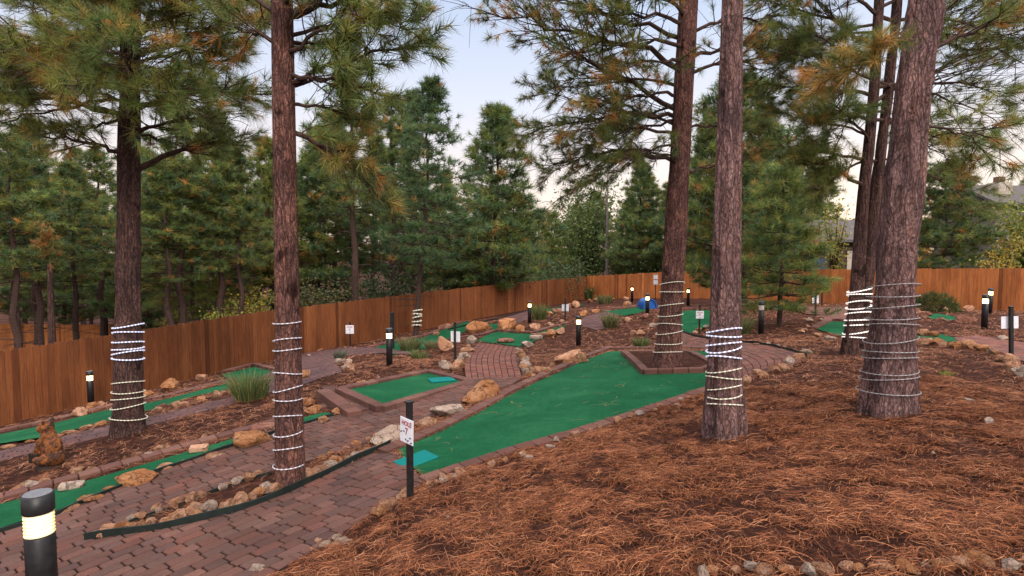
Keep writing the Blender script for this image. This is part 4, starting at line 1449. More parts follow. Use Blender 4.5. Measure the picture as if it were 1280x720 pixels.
def sign(px, py, Hpost, yaw, label, number=None, plate=True, size=(.21, .235), pz=None, tilt=0.0, w=.05, Y=None, plate2=False, name='hole_sign', tr=0.0, hole=True):
    p = U(px, py) if Y is None else at(px, py, Y)
    e = empty(name, p, label, 'sign', 'hole signs on black posts', yaw)
    e.rotation_euler = (0, tilt, yaw)
    mb = MB(); mb.box((0, 0, Hpost / 2 - .1), (w, w, Hpost + .2), col=(1, 1, 1), bevel=.004); mb.build('post', M['black'], e)
    mb = MB(); mb.box((0, 0, Hpost + .008), (w + .02, w + .02, .016), bevel=.004); mb.build('post_cap', M['black'], e)
    if not plate: return e
    zc = pz if pz is not None else Hpost - .29
    for z in ([zc] if not plate2 else [Hpost - .1, Hpost - .42]):
        mb = MB(); mb.box((0, 0, 0), (size[0], .006, size[1]), bevel=.002)
        pl = mb.build('plate', M['sign'], e, loc=(0, -w / 2 - .006, z))
        pl.rotation_euler = (0, tr, 0)
        if number is not None:
            if hole: text('HOLE', size[1] * .27, (0, -.0045, size[1] * .20), 'sign_red', pl)
            text(number, size[1] * .40, (0, -.0045, -size[1] * .16), 'sign_red', pl)
            mb = MB()
            for (x, zz, a) in [(-.40, -.10, .5), (-.20, -.05, -.4), (.12, -.38, .5), (-.05, -.36, -.3), (.36, -.42, .5), (.28, -.24, 0)]:
                th = np.linspace(0, 2 * np.pi, 9)[:-1]
                v = [(x * size[0] + .018 * math.cos(k) * math.cos(a) - .007 * math.sin(k) * math.sin(a), -.0045, zz * size[1] + .018 * math.cos(k) * math.sin(a) + .007 * math.sin(k) * math.cos(a)) for k in th]
                mb.add(v, [tuple(range(8))])
            mb.build('footprint_marks', M['sign_ink'], pl)
    return e


sign(513, 629, .96, R(-46), 'white sign reading HOLE 7 in red on a black post at the main green', '7', size=(.21, .235), pz=.70, tr=R(2))
sign(438, 434, 1.0, R(-8), 'small white hole sign with a dark numeral on a thin post at the long fence', '2', size=(.34, .34), w=.05)
sign(874, 419, .92, R(-4), 'white number sign on a black post in the stones before the green behind trunks', '4', size=(.235, .235), w=.05)
sign(569, 455, 1.0, R(165), 'back of a white sign on a black post in the stones by the curved path', size=(.24, .26), w=.045, pz=.66)
sign(706.5, 404, 1.0, R(170), 'back of a white sign on a black post at the far mulch bed', size=(.28, .28), w=.05, pz=.62)
sign(1019, 397, 1.0, R(172), 'white sign back on the front one of two black posts near young pine', size=(.22, .27), w=.05, pz=.65)
sign(1027, 383, 1.05, R(170), 'bare black post just behind the white sign post near the young pine', plate=False, w=.06, name='black_post')
sign(1264, 451, .97, R(172), 'white sign back on a leaning black post in the stone edge by pale path', size=(.28, .22), w=.055, pz=.69, tilt=R(3))
sign(490.5, 437, 1.25, R(0), 'black post rising straight behind the lit bollard by the grass tufts', plate=False, w=.13, name='black_post')
sign(819, 376, 1.55, R(-5), 'post with two small white notice plates against the far fence', None, size=(.26, .26), w=.05, plate2=True, name='notice_sign')
sign(659, 386, .95, R(10), 'small sign post half hidden behind the bollard near the orange boulders', None, size=(.2, .24), w=.07, pz=.6)

# ------------------------------------------------------------------ carved bear
def ellipsoids(parts):
    bm = bmesh.new()
    for c, r, rot in parts:
        ret = bmesh.ops.create_icosphere(bm, subdivisions=3, radius=1)
        mt = Matrix.Translation(c) @ Matrix.Rotation(R(rot), 4, 'Y') @ Matrix.Diagonal((*r, 1))
        bmesh.ops.transform(bm, matrix=mt, verts=ret['verts'])
    return bm


def bear():
    p = U(64, 585)
    e = empty('carved_bear', p, 'small carved wooden bear sitting on a dark stump base and facing the fence lane', 'carving', rz=R(-6))
    k = .75
    # the bear looks towards -x
    parts = [((0.03, 0, .31), (.175, .15, .19), 8), ((.05, 0, .17), (.20, .175, .13), 0), ((-.02, 0, .47), (.125, .12, .12), 0),
             ((-.05, 0, .60), (.125, .115, .105), 0), ((-.165, 0, .565), (.075, .062, .055), 8), ((-.215, 0, .578), (.030, .034, .026), 0),
             ((-.02, .085, .685), (.034, .038, .036), 0), ((-.02, -.085, .685), (.034, .038, .036), 0),
             ((-.12, -.105, .36), (.055, .05, .13), 28), ((-.12, .105, .36), (.055, .05, .13), 28), ((-.17, -.085, .25), (.075, .045, .042), 0), ((-.17, .085, .25), (.075, .045, .042), 0),
             ((-.09, -.135, .14), (.14, .06, .065), 0), ((-.09, .135, .14), (.14, .06, .065), 0)]
    bm = ellipsoids(parts)
    me = bpy.data.meshes.new('body'); bm.to_mesh(me); bm.free()
    me.materials.append(M['carved'])
    o = bpy.data.objects.new('body', me); COL.objects.link(o); o.parent = e
    md = o.modifiers.new('remesh', 'REMESH'); md.mode = 'VOXEL'; md.voxel_size = .013; md.use_smooth_shade = True
    sm = o.modifiers.new('smooth', 'SMOOTH'); sm.factor = .5; sm.iterations = 3
    bpy.context.view_layer.update()
    me2 = bpy.data.meshes.new_from_object(o.evaluated_get(bpy.context.evaluated_depsgraph_get()))
    o.modifiers.clear(); o.data = me2; me2.name = 'body'
    for v in me2.vertices:                       # chisel marks in the fur
        q = v.co
        d = noise.noise(Vector((q.x * 26, q.y * 26, q.z * 9))) * .008
        v.co += v.normal * d
    mb = MB(); mb.lathe([(.235, -.12), (.225, .0), (.20, .055), (.17, .06)], (0.02, 0, 0), 20, (1, 1, 1)); st = mb.build('stump_base', M['charred'], e, smooth=True)
    for v in st.data.vertices:
        v.co += Vector((v.co.x, v.co.y, 0)) * noise.noise(v.co * 9) * .25
    mb = MB(); mb.box((-.20, -.10, .17), (.22, .06, .14), R(6), bevel=.012); mb.build('carved_log', M['charred'], e)
    for y in (-1, 1):
        mb = MB(); mb.box((-.128, y * .062, .632), (.014, .020, .018), bevel=.005); mb.build('eye', M['black'], e)
    e.scale = (.80, .80, 1.0)


bear()

# ------------------------------------------------------------------ blue dome
def dome():
    p = U(809, 387) + np.array([0, 0, .06])
    e = empty('blue_dome', p, 'bright blue rounded dome obstacle at the end of the pale far green', 'obstacle', rz=R(8))
    mb = MB()
    w, h, dp, th = .34, .48, .4, .04
    a = np.linspace(0, np.pi, 25)
    out = [(w * math.cos(k), h * math.sin(k) ** .85) for k in a]
    inn = [((w - th) * math.cos(k), (h - th) * math.sin(k) ** .85) for k in a]
    v, n = [], len(a)
    for y in (-dp, dp):
        v += [(x, y, z) for x, z in out]; v += [(x, y, z) for x, z in inn]
    f = []
    for i in range(n - 1):
        f += [(i, i + 1, 2 * n + i + 1, 2 * n + i), (n + i + 1, n + i, 3 * n + i, 3 * n + i + 1), (i + 1, i, n + i, n + i + 1), (2 * n + i, 2 * n + i + 1, 3 * n + i + 1, 3 * n + i)]
    mb.add(v, f)
    o = mb.build('shell', M['blue'], e, smooth=False)
    mb = MB()
    mb.add([(x, -dp + .06, z) for x, z in inn] + [(x, -dp + .09, z) for x, z in inn], [tuple(range(n)), tuple(range(2 * n - 1, n - 1, -1))] + [(i, n + i, n + i + 1, i + 1) for i in range(n - 1)])
    mb.build('front_panel', M['blue'], e)


dome()

# ------------------------------------------------------------------ rocks
def rock_mesh(seed, flat=.65):
    rr = random.Random(seed)
    bm = bmesh.new()
    bmesh.ops.create_icosphere(bm, subdivisions=4, radius=1)
    pl = []
    for i in range(20):
        n = Vector((rr.gauss(0, 1), rr.gauss(0, 1), rr.gauss(0, 1))).normalized()
        pl.append((n, rr.uniform(.52, .95)))
    off = Vector((seed * 3.1, seed * 1.7, 0))
    for v in bm.verts:
        q = v.co.copy()
        q *= 1 + .22 * noise.noise(q * 1.1 + off)
        for n, d in pl:
            ex = q.dot(n) - d
            if ex > 0: q -= n * ex * .97
        q += q.normalized() * (.05 * noise.noise(q * 3.2 + off) + .045 * noise.noise(q * 7 + off) + .025 * noise.noise(q * 15 + off))
        v.co = Vector((q.x, q.y * .8, q.z * flat))
    lo = Vector([min(v.co[k] for v in bm.verts) for k in range(3)]); hi = Vector([max(v.co[k] for v in bm.verts) for k in range(3)])
    for v in bm.verts:
        v.co.x /= (hi.x - lo.x); v.co.y /= (hi.x - lo.x); v.co.z /= (hi.x - lo.x)
    me = bpy.data.meshes.new('rock'); bm.to_mesh(me); bm.free()
    for p in me.polygons: p.use_smooth = True
    return me


ROCKS = {}
_base = [rock_mesh(s, fl) for s, fl in ((1, .6), (2, .72), (3, .5), (4, .8), (5, .62), (6, .55))]
for mname in ('rock_tan', 'rock_orange', 'rock_pale', 'rock_red'):
    L = []
    for b in _base:
        c = b.copy(); c.name = 'rock'; c.materials.append(M[mname]); L.append(c)
    ROCKS[mname] = L
RR = random.Random(404)
NROCK = [0]


def rock(px, py, w, mat, label, group, hh=None, world=None, name='rock', sink=.2, rz=None):
    """w: width in metres"""
    p = U(px, py) if world is None else world
    o = bpy.data.objects.new(name, RR.choice(ROCKS[mat]))
    COL.objects.link(o)
    h = RR.uniform(.75, 1.1) if hh is None else hh
    o.scale = (w, w * RR.uniform(.8, 1.15), w * h)
    zext = .32 * w * h
    o.location = (p[0], p[1], p[2] + zext * (1 - 2 * sink) + .03)
    o.rotation_euler = (RR.uniform(-.25, .25), RR.uniform(-.25, .25), RR.uniform(0, 6.28) if rz is None else rz)
    tag(o, label, 'rock', group)
    NROCK[0] += 1
    return o


def big(px, py, wpx, mat, label, hh=None, rz=None, sink=.25):
    """a rock one can point at: px, py is the middle of its foot, wpx its width in the photograph"""
    p = U(px, py)
    rock(px, py, wpx / F * p[1] * .95, mat, label, 'boulders and large rocks', hh, world=p, name='boulder', sink=sink, rz=rz)


def row(line, n, lo, hi, mats, label, group, jit=3.0, hh=None):
    pts, _ = resample(np.array(line, float), 1.0)
    Yd = U(*pts[len(pts) // 2])[1]
    n = max(2, round(n * (1.1 if Yd < 8 else .74 if Yd < 14 else .38)))
    if Yd > 14: lo, hi = lo * .85, hi * .9
    for i in range(n):
        u = (i + RR.random() * .8) / n * (len(pts) - 1)
        q = pts[int(u)]
        rock(q[0] + RR.gauss(0, jit), q[1] + RR.gauss(0, jit * .45), RR.uniform(lo, hi), RR.choice(mats), label, group, hh)


T4 = ['rock_tan', 'rock_tan', 'rock_orange', 'rock_pale']
row([(120, 675), (200, 659), (285, 637), (345, 614)], 22, .13, .22, T4, 'tan rock along the black edging of the narrow bed before the slim trunk', 'rocks along the bed edging')
row([(385, 600), (420, 584), (475, 560)], 9, .10, .2, T4, 'tan rock in the narrow bed between the slim trunk and main green', 'rocks in the bed past the trunk')
row([(160, 656), (230, 632), (300, 606), (335, 592)], 12, .11, .18, T4, 'rock on the upper side of the narrow bed before the slim trunk', 'rocks on the upper bed side', 2)
row([(395, 578), (440, 562), (480, 548)], 5, .1, .16, T4, 'rock on the upper side of the bed past the slim trunk', 'rocks on the upper bed side past the trunk', 2)
big(333, 618, 22, 'rock_pale', 'pale white rounded rock at the foot of the slim reddish trunk')
big(248, 642, 28, 'rock_tan', 'pink tan rock standing highest in the narrow bed')
big(222, 650, 24, 'rock_orange', 'orange rock at the middle of the narrow bed')
big(132, 674, 26, 'rock_orange', 'rounded orange rock at the pointed tip of the narrow bed')
# between the long green lane and the path
row([(80, 646), (125, 621), (150, 611)], 4, .18, .28, ['rock_orange', 'rock_tan'], 'flat tan rock between the long green lane and the brick path by the lamp', 'rocks beside the long lane', 2, .5)
big(172, 606, 52, 'rock_orange', 'low orange mound of rock between the long green lane and brick path', .5, R(20))
big(318, 557, 52, 'rock_orange', 'rounded orange mound beside the slim trunk at the lane edge', .75, R(20))
big(268, 574, 24, 'rock_tan', 'small flat rock at the lane edge between the two orange mounds', .5)
big(205, 590, 28, 'rock_tan', 'pale flat rock at the lane edge just past the first orange mound', .5)
row([(395, 531), (450, 512), (472, 506)], 5, .16, .3, ['rock_tan', 'rock_orange'], 'tan rock between the raised green corner and the brick path', 'rocks at the raised green corner', 2)
row([(10, 622), (70, 603), (140, 583), (240, 556), (300, 541)], 11, .09, .22, ['rock_tan', 'rock_pale', 'rock_tan'], 'small pale rock on the needles along the brick kerb of the long lane', 'rocks along the long lane kerb', 4)
# fence lane
row([(180, 499), (215, 487), (250, 477), (275, 466)], 9, .3, .6, ['rock_orange', 'rock_tan', 'rock_orange'], 'orange rounded rock between the fence lane and the long fence', 'rocks between lane and long fence', 3)
row([(280, 463), (300, 456), (325, 452), (345, 449)], 6, .4, .65, ['rock_red', 'rock_tan'], 'reddish rock heaped at the head of the fence lane by the fence', 'rocks at the head of the fence lane', 2)
row([(100, 519), (125, 511), (140, 507)], 4, .25, .45, ['rock_orange', 'rock_tan'], 'low orange rock between lit bollard and the dark rope lit trunk', 'rocks by the fence bollard', 2)
row([(5, 563), (50, 553), (100, 539), (140, 530)], 8, .18, .30, ['rock_orange', 'rock_tan'], 'flat orange rock between the fence lane and the purple path near the bear', 'rocks on the purple path edge near the bear', 2, .5)
row([(188, 518), (215, 512), (240, 505), (262, 500), (285, 494)], 11, .15, .30, ['rock_tan', 'rock_orange', 'rock_red'], 'tan rock between the fence lane and the purple path past the dark trunk', 'rocks on the purple path edge past the trunk', 2)
row([(376, 475), (382, 468)], 4, .25, .35, ['rock_tan', 'rock_orange'], 'tan rock against the slim trunk at the purple plaza', 'rocks beside the plaza', 2)
row([(424, 452), (434, 458), (442, 465), (428, 465), (436, 453)], 13, .16, .27, ['rock_pale', 'rock_tan'], 'pale tan rock in the small heap at the purple plaza corner', 'heap at the plaza corner', 3)
row([(372, 447), (400, 441), (440, 435), (475, 432)], 12, .12, .28, ['rock_tan', 'rock_pale'], 'small pale stone in the row along the long fence foot by the plaza', 'stones at the long fence foot', 3)
row([(500, 430), (540, 421), (556, 412), (580, 404)], 8, .4, .75, ['rock_tan', 'rock_red'], 'pinkish rock at the fence behind the pointed green strip', 'rocks behind the pointed green strip', 2)
row([(436, 446), (470, 443), (520, 448)], 7, .1, .2, ['rock_pale', 'rock_tan'], 'little pale stone between plaza and mulch near the post bollard', 'little stones by the plaza bollard', 2)
row([(376, 502), (388, 510), (372, 517), (396, 522)], 9, .18, .34, ['rock_tan', 'rock_orange'], 'tan rock heaped beside the brick steps of the raised green', 'rocks by the brick steps', 4)
big(454, 482, 18, 'rock_orange', 'orange rock in the mulch above the raised green', .6)
big(455, 510, 26, 'rock_orange', 'brown mossy rock at the corner of the raised green over the path', .8)
# curved path
row([(590, 437), (580, 445), (574, 455), (568, 464), (556, 462)], 17, .2, .36, ['rock_pale', 'rock_tan', 'rock_tan'], 'pale rock packed along the outer bend of the curved path below the sign back', 'rocks on the outer bend')
big(557, 441, 27, 'rock_tan', 'tall pink boulder beside the white sign back and grass tufts', 1.5)
big(590, 431, 16, 'rock_pale', 'white pitted boulder at the top of the curved path', 1.2)
row([(651, 441), (652, 452), (658, 464), (664, 472)], 12, .16, .3, ['rock_tan', 'rock_pale'], 'tan rock along the inner bend of the curved path', 'rocks on the inner bend', 2)
big(659, 434, 20, 'rock_pale', 'flat cream rock at the upper end of the inner bend', .6)
big(672, 468, 24, 'rock_tan', 'ribbed pale rock between the inner bend and main green kerb', .9)
big(714, 455, 46, 'rock_tan', 'broad rounded tan boulder below the lit bollard at the main green kerb', .85, R(10))
row([(655, 480), (690, 464), (735, 446)], 9, .16, .32, ['rock_tan', 'rock_orange'], 'tan rock along the upper kerb of the main green', 'rocks along the upper kerb', 2)
big(600, 503, 54, 'rock_orange', 'orange mound of rock between brick path and the main green', .85, R(15))
big(562, 520, 54, 'rock_pale', 'long cream rock along the main green kerb behind the sign', .6, R(22))
big(485, 556, 50, 'rock_pale', 'whitish sloping boulder where the path edging meets the main green', .8, R(25))
big(534, 535, 30, 'rock_tan', 'tan rock beside the hole 7 sign plate', .6, R(20))
# middle distance
big(599, 416, 36, 'rock_orange', 'orange mound behind the short green patch and dark kerb', .9)
big(634, 413, 30, 'rock_orange', 'largest pointed orange mound near the small purple path', 1.2)
big(650, 416, 24, 'rock_orange', 'orange rock leaning on the pointed mound', .9)
big(669, 413, 22, 'rock_tan', 'low tan rock under the bollard near the pointed mound', .8)
row([(676, 425), (690, 421), (704, 417), (712, 420)], 10, .35, .6, ['rock_tan', 'rock_orange'], 'tan rock at the edge of the upper green near the far sign back', 'rocks by the upper green', 2)
row([(683, 412), (700, 407), (712, 403)], 7, .25, .4, ['rock_tan', 'rock_red'], 'pinkish rock at the foot of the far sign back', 'rocks under the far sign', 2)
row([(680, 396), (700, 390), (720, 384), (748, 376)], 18, .35, .65, ['rock_tan', 'rock_red', 'rock_orange'], 'far pinkish rock in the long row near the fence corner', 'far rocks near the fence corner', 2)
row([(748, 377), (775, 374), (790, 381), (772, 388)], 15, .35, .6, ['rock_tan', 'rock_orange'], 'far tan rock around the grey grass before the far fence', 'far rocks around the grey grass', 2)
row([(728, 396), (740, 391), (752, 390)], 6, .35, .7, ['rock_tan', 'rock_orange'], 'tan rock at the start of the pale far green', 'rocks at the pale far green', 2)
row([(765, 402), (785, 402), (800, 398), (818, 402)], 9, .3, .55, ['rock_tan', 'rock_red'], 'rock beside the bollard in front of the blue dome', 'rocks by the dome bollard', 2)
row([(792, 420), (805, 412), (818, 410)], 9, .22, .4, ['rock_tan', 'rock_pale'], 'pale rock in the mulch beside the planter pine', 'rocks beside the planter pine', 4)
row([(862, 414), (870, 418), (885, 410), (893, 421)], 8, .15, .3, ['rock_tan', 'rock_pale'], 'rock in the edged bed of the number sign', 'rocks in the number sign bed', 2)
row([(925, 383), (945, 384), (935, 381)], 6, .35, .6, ['rock_tan', 'rock_red'], 'pinkish rock at the fence foot behind the unlit bollard', 'rocks behind the unlit bollard', 2)
# right side
row([(1000, 421), (1006, 414), (1016, 404), (1024, 400)], 13, .22, .36, ['rock_tan', 'rock_tan', 'rock_pale'], 'tan rock heaped at the corner of the green near two black posts', 'heap by the two black posts', 3)
row([(1012, 423), (1030, 426), (1052, 430)], 6, .25, .36, ['rock_tan', 'rock_pale'], 'rock along the green edge before the twin stemmed pine', 'rocks before the twin pine', 2)
row([(1142, 430), (1160, 433), (1185, 435), (1205, 437), (1235, 441)], 11, .22, .36, ['rock_orange', 'rock_tan', 'rock_orange'], 'rounded tan rock in the wall like row past the thickest trunk', 'row of rocks past the thickest trunk', 2)
row([(1150, 421), (1175, 423)], 3, .3, .42, ['rock_orange', 'rock_tan'], 'orange rock leaning on the green edge past the thickest trunk', 'rocks leaning on that green', 1)
row([(1245, 444), (1258, 455), (1268, 463), (1285, 474)], 16, .2, .34, ['rock_tan', 'rock_pale'], 'pale rock in the stone edge around the leaning sign post', 'rocks around the leaning sign post', 5)
row([(1140, 391), (1170, 402), (1205, 405), (1225, 399)], 14, .35, .6, ['rock_tan', 'rock_red'], 'far pinkish rock around the thin green by the round shrub', 'rocks around the thin far green', 2)
row([(1185, 391), (1200, 390), (1218, 389)], 5, .4, .65, ['rock_tan', 'rock_orange'], 'tan rock at the far fence foot beside the round shrub', 'rocks at the far fence foot', 1.5)
big(1253, 427, 14, 'rock_pale', 'pale stone alone on the far edge of the pale path')
row([(1000, 449), (975, 464), (945, 474), (925, 487)], 12, .16, .3, ['rock_tan', 'rock_tan', 'rock_pale'], 'tan rock along the lower rim of the paved end by the bare trunk', 'rocks by the paved end', 3)
row([(935, 431), (965, 435), (1000, 441), (1014, 451)], 7, .14, .24, ['rock_pale', 'rock_tan'], 'pale rock outside the black edging of the paved end', 'rocks outside the paved end edging', 2)
# near kerb of the main green
row([(560, 601), (640, 577), (700, 556), (780, 529), (860, 502)], 17, .07, .15, ['rock_pale', 'rock_tan', 'rock_tan'], 'small pale rock on the needles along the lower kerb of the main green', 'small rocks along the lower kerb', 3)
big(661, 578, 25, 'rock_pale', 'white angular rock below the main green kerb', .7)
big(848, 512, 12, 'rock_pale', 'little white rock at the kerb just before the bare trunk')
row([(535, 612), (552, 606), (575, 600)], 6, .09, .15, ['rock_tan', 'rock_pale'], 'rock packed beside the kerb end next to the hole 7 post', 'rocks beside the hole 7 post', 2)
row([(512, 622), (490, 636), (465, 652)], 7, .1, .17, ['rock_tan', 'rock_orange', 'rock_tan'], 'tan rock between brick path and needles below the hole 7 post', 'rocks below the hole 7 post', 2)
row([(410, 690), (425, 688), (440, 684), (418, 680), (395, 684)], 6, .06, .12, ['rock_pale', 'rock_tan'], 'small pale rock in the little group at the brick path edge', 'little group at the path edge', 4)
big(322, 718, 24, 'rock_pale', 'white rock at the very bottom beside the brick path', .8)
row([(870, 724), (950, 722), (1040, 720), (1120, 718), (1200, 715), (1290, 710)], 19, .07, .14, ['rock_tan', 'rock_orange', 'rock_tan', 'rock_pale', 'rock_tan'], 'rounded rock in the row along the bottom rim of the needle bed', 'rocks along the bottom rim', 6)
for px, py, w in ((560, 655, .06), (895, 684, .035), (838, 697, .035), (1210, 506, .12), (1236, 534, .12), (1166, 572, .04), (600, 637, .03), (980, 600, .03)):
    rock(px, py, w, 'rock_pale', 'lone pale pebble lying on the pine needles', 'pebbles on the needles', sink=.15, name='pebble')


# ------------------------------------------------------------------ grass tufts and shrubs
def grass(px, py, wm, h, n, cols, label, seed):
    rng = np.random.default_rng(seed)
    p = U(px, py)
    a = rng.uniform(0, 6.28, n); rad = np.sqrt(rng.random(n)) * wm / 2 * .55
    b = np.stack([rad * np.cos(a), rad * np.sin(a), np.full(n, -.03)], 1)
    out = np.stack([np.cos(a), np.sin(a)], 1) * (rad / (wm / 2) * rng.uniform(.5, 1.3, n) + rng.normal(0, .15, n))[:, None]
    hh = h * rng.uniform(.55, 1.1, n)
    m1 = b + np.column_stack([out * hh[:, None] * .35, hh * .6])
    m2 = b + np.column_stack([out * hh[:, None] * 1.0, hh * rng.uniform(.8, 1.05, n)])
    sd = rng.normal(size=(n, 3)); sd[:, 2] = 0; sd = unit(sd) * (.004 + .0004 * p[1])
    V = np.stack([b - sd, b + sd, m1 + sd * .8, m1 - sd * .8, m2 + sd * .15, m2 - sd * .15], 1).reshape(-1, 3)
    k = np.arange(n)[:, None] * 6
    q = np.concatenate([k + np.array([[0, 1, 2, 3]]), k + np.array([[3, 2, 4, 5]])])
    c = np.asarray(cols)[rng.integers(0, len(cols), n)] * rng.uniform(.7, 1.25, (n, 1))
    o = mesh_np('grass_tuft', V, q, 4, np.repeat(c, 6, 0), M['leaf'])
    o.location = p
    tag(o, label, 'grass tuft', 'grass tufts')


GG = [(.10, .15, .04), (.15, .18, .06), (.08, .13, .04), (.24, .21, .09)]
GD = [(.30, .24, .12), (.22, .20, .10), (.15, .16, .08)]
grass(313, 501, .95, .62, 650, GG, 'green grass tuft in front of the fence lane head beside the slim trunk', 1)
grass(512, 439, .95, .5, 480, GG + GD, 'large grass tuft beside the lit post bollard near the pointed green strip', 2)
grass(524, 450, .6, .3, 260, GG, 'low green grass tuft in the mulch beneath the large tuft', 3)
grass(540, 437, .7, .35, 260, GD, 'dry brown grass tuft against the tall pink boulder', 4)
grass(503, 417, .9, .65, 160, GD, 'thin pale dry grass at the fence by the striped trunk', 5)
grass(762, 410, .75, .6, 320, GG + GD, 'spiky olive grass tuft beside the small purple path', 6)
grass(802, 434, .65, .3, 280, GG, 'low green grass tuft at the upper rim of the main green', 7)
grass(756, 380, 1.3, .6, 320, GD + GG, 'greyish grass mound before the far fence', 8)
grass(674, 400, .9, .8, 260, GG, 'tall grass tuft close to the small purple path bollard', 9)
grass(926, 418, .8, .6, 420, GG + GD, 'pale green grass clump between the bare trunk and unlit bollard', 10)
grass(425, 449, .5, .35, 200, [(.12, .13, .10), (.16, .17, .12)], 'grey green tuft at the plaza corner heap', 11)
grass(738, 374, 1.2, 1.3, 260, GG, 'weedy green clump in the far fence corner', 12)
grass(1122, 480, .25, .12, 60, [(.28, .26, .05)], 'tiny yellow green weed on the needles near the thickest trunk', 13)
grass(1183, 470, .3, .12, 70, [(.28, .26, .05), (.2, .22, .05)], 'tiny yellow weed on the needles beyond the thickest trunk', 14)
grass(820, 575, .14, .07, 40, [(.12, .16, .04)], 'tiny green sprout on needles below the lower kerb', 15)


def leafshrub(p, w, h, n, cols, label, cat, name, seed, leaf=.07, stems=7, lower=.0):
    rng = np.random.default_rng(seed); rr = random.Random(seed)
    e = empty(name, p, label, cat, None)
    mb = MB()
    C = []
    n = int(n * 2.2); per = n // stems
    for i in range(stems):
        a = i * 2.4 + rr.uniform(-.4, .4); l = rr.uniform(.3, 1) * w / 2
        end = np.array([math.cos(a) * l, math.sin(a) * l, h * rr.uniform(.65, 1.0)])
        mb.tube([(0, 0, -.1), end * [.3, .3, .5], end], [.02 * h / 2 + .008, .012 * h / 2 + .005, .004], 5, caps=False)
        u = rng.uniform(lower, 1.05, per)
        c = end[None] * u[:, None] ** np.array([[1.2, 1.2, .9]]) + rng.normal(0, 1, (per, 3)) * np.array([w * .14, w * .14, h * .09])
        C.append(c)
    C = np.vstack(C); C[:, 2] = np.abs(C[:, 2])
    m = len(C)
    d1 = unit(rng.normal(size=(m, 3))); d2 = unit(np.cross(d1, rng.normal(size=(m, 3))))
    L = leaf * 1.25 * rng.uniform(.6, 1.2, (m, 1))
    V = np.stack([C - d1 * L * .5, C + d2 * L * .3, C + d1 * L * .5, C - d2 * L * .3], 1).reshape(-1, 3)
    c = np.asarray(cols)[rng.integers(0, len(cols), m)] * rng.uniform(.75, 1.25, (m, 1))
    mb.build('stem', M['twig'], e)
    mesh_np('foliage', V, np.arange(4 * m).reshape(-1, 4), 4, np.repeat(c, 4, 0), M['leaf'], e)
    return e


def needleshrub(p, w, h, n, label, name, cat, seed, cols, L=.16):
    rng = np.random.default_rng(seed)
    e = empty(name, p, label, cat, None)
    dd = unit(rng.normal(size=(n, 3))); dd[:, 2] = np.abs(dd[:, 2])
    C = dd * rng.uniform(.45, 1.0, (n, 1)) ** .5 * np.array([w / 2, w / 2, h])
    V, c = tufts(C, dd + np.array([0, 0, .3]), 22, L, .012, .7, .03, green=cols, rng=rng)
    mesh_np('foliage', V, np.arange(len(V)).reshape(-1, 3), 3, c, M['leaf'], e)
    mb = MB()
    for i in range(9):
        a = i * .7
        mb.tube([(0, 0, -.1), (math.cos(a) * w * .2, math.sin(a) * w * .2, h * .4), (math.cos(a) * w * .4, math.sin(a) * w * .4, h * .75)], [.03, .02, .008], 5, caps=False)
    mb.build('stem', M['twig'], e)


needleshrub(U(1168, 391), 1.75, .82, 420, 'round dark green shrub growing in front of the far fence', 'round_shrub', 'shrub', 3, [(.045, .070, .020), (.065, .085, .022), (.085, .095, .025)])


def gp(px, Y):
    q = at(px, 400, Y); return np.array([q[0], q[1], float(T(q[0], q[1]))])


YEL = [(.40, .24, .03), (.34, .28, .05), (.22, .20, .05), (.45, .30, .05)]
YG = [(.16, .20, .04), (.26, .26, .05), (.12, .17, .04), (.38, .32, .05)]
leafshrub(gp(305, 27), 2.4, 2.9, 1500, YEL + YG, 'yellow autumn bush behind the long fence beside the slim trunk', 'shrub', 'autumn_bush', 1, .12)
leafshrub(gp(272, 25), 1.4, 2.2, 600, YG, 'olive bush in the shade behind the long fence', 'shrub', 'leafy_bush', 2, .11)
leafshrub(gp(1284, 30), 3.0, 5.2, 2400, YG[:1] + YG[2:3] + YG, 'leafy yellow green tree behind the far fence before the grey house', 'tree', 'leafy_tree', 3, .16, 12, .25)
leafshrub(gp(1246, 28), 1.5, 3.6, 400, YEL[1:], 'thin yellow leaved sapling beside the leafy tree at the grey house', 'tree', 'leafy_tree', 4, .13, 6, .3)
leafshrub(gp(1040, 36), 2.0, 6.2, 700, YEL[1:] + YG, 'yellow leaved tree behind the fence before the low grey roofed house', 'tree', 'leafy_tree', 5, .15, 9, .1)
leafshrub(gp(1240, 25.5), 1.5, 2.4, 350, YEL, 'small golden bush poking just above the far fence', 'shrub', 'leafy_bush', 6, .1)
leafshrub(gp(735, 52), 6.0, 10.5, 3600, [(.11, .16, .05), (.15, .19, .06), (.09, .14, .04)], 'light green leafy tree behind the far fence corner', 'tree', 'leafy_tree', 7, .22, 14, .15)
leafshrub(gp(630, 38), 3.0, 4.2, 2400, [(.05, .045, .02), (.035, .04, .02), (.08, .05, .03)], 'dark brownish bush drooping over the long fence below the dense pine', 'shrub', 'leafy_bush', 8, .12, 10, .2)
leafshrub(gp(585, 36), 4.0, 2.9, 2400, [(.05, .075, .03), (.04, .065, .03), (.08, .10, .04)], 'drooping dark green bush on the long fence near the slender pine', 'shrub', 'leafy_bush', 9, .13, 10, .2)
leafshrub(gp(480, 29), 3.6, 3.0, 1800, [(.04, .06, .025), (.06, .08, .03)], 'dim green undergrowth behind the long fence at its middle', 'shrub', 'leafy_bush', 10, .12, 10, .1)
leafshrub(gp(400, 26), 3.2, 2.8, 1500, [(.05, .06, .025), (.10, .09, .03)], 'shaded olive undergrowth behind the long fence past the slim trunk', 'shrub', 'leafy_bush', 11, .12, 10, .1)
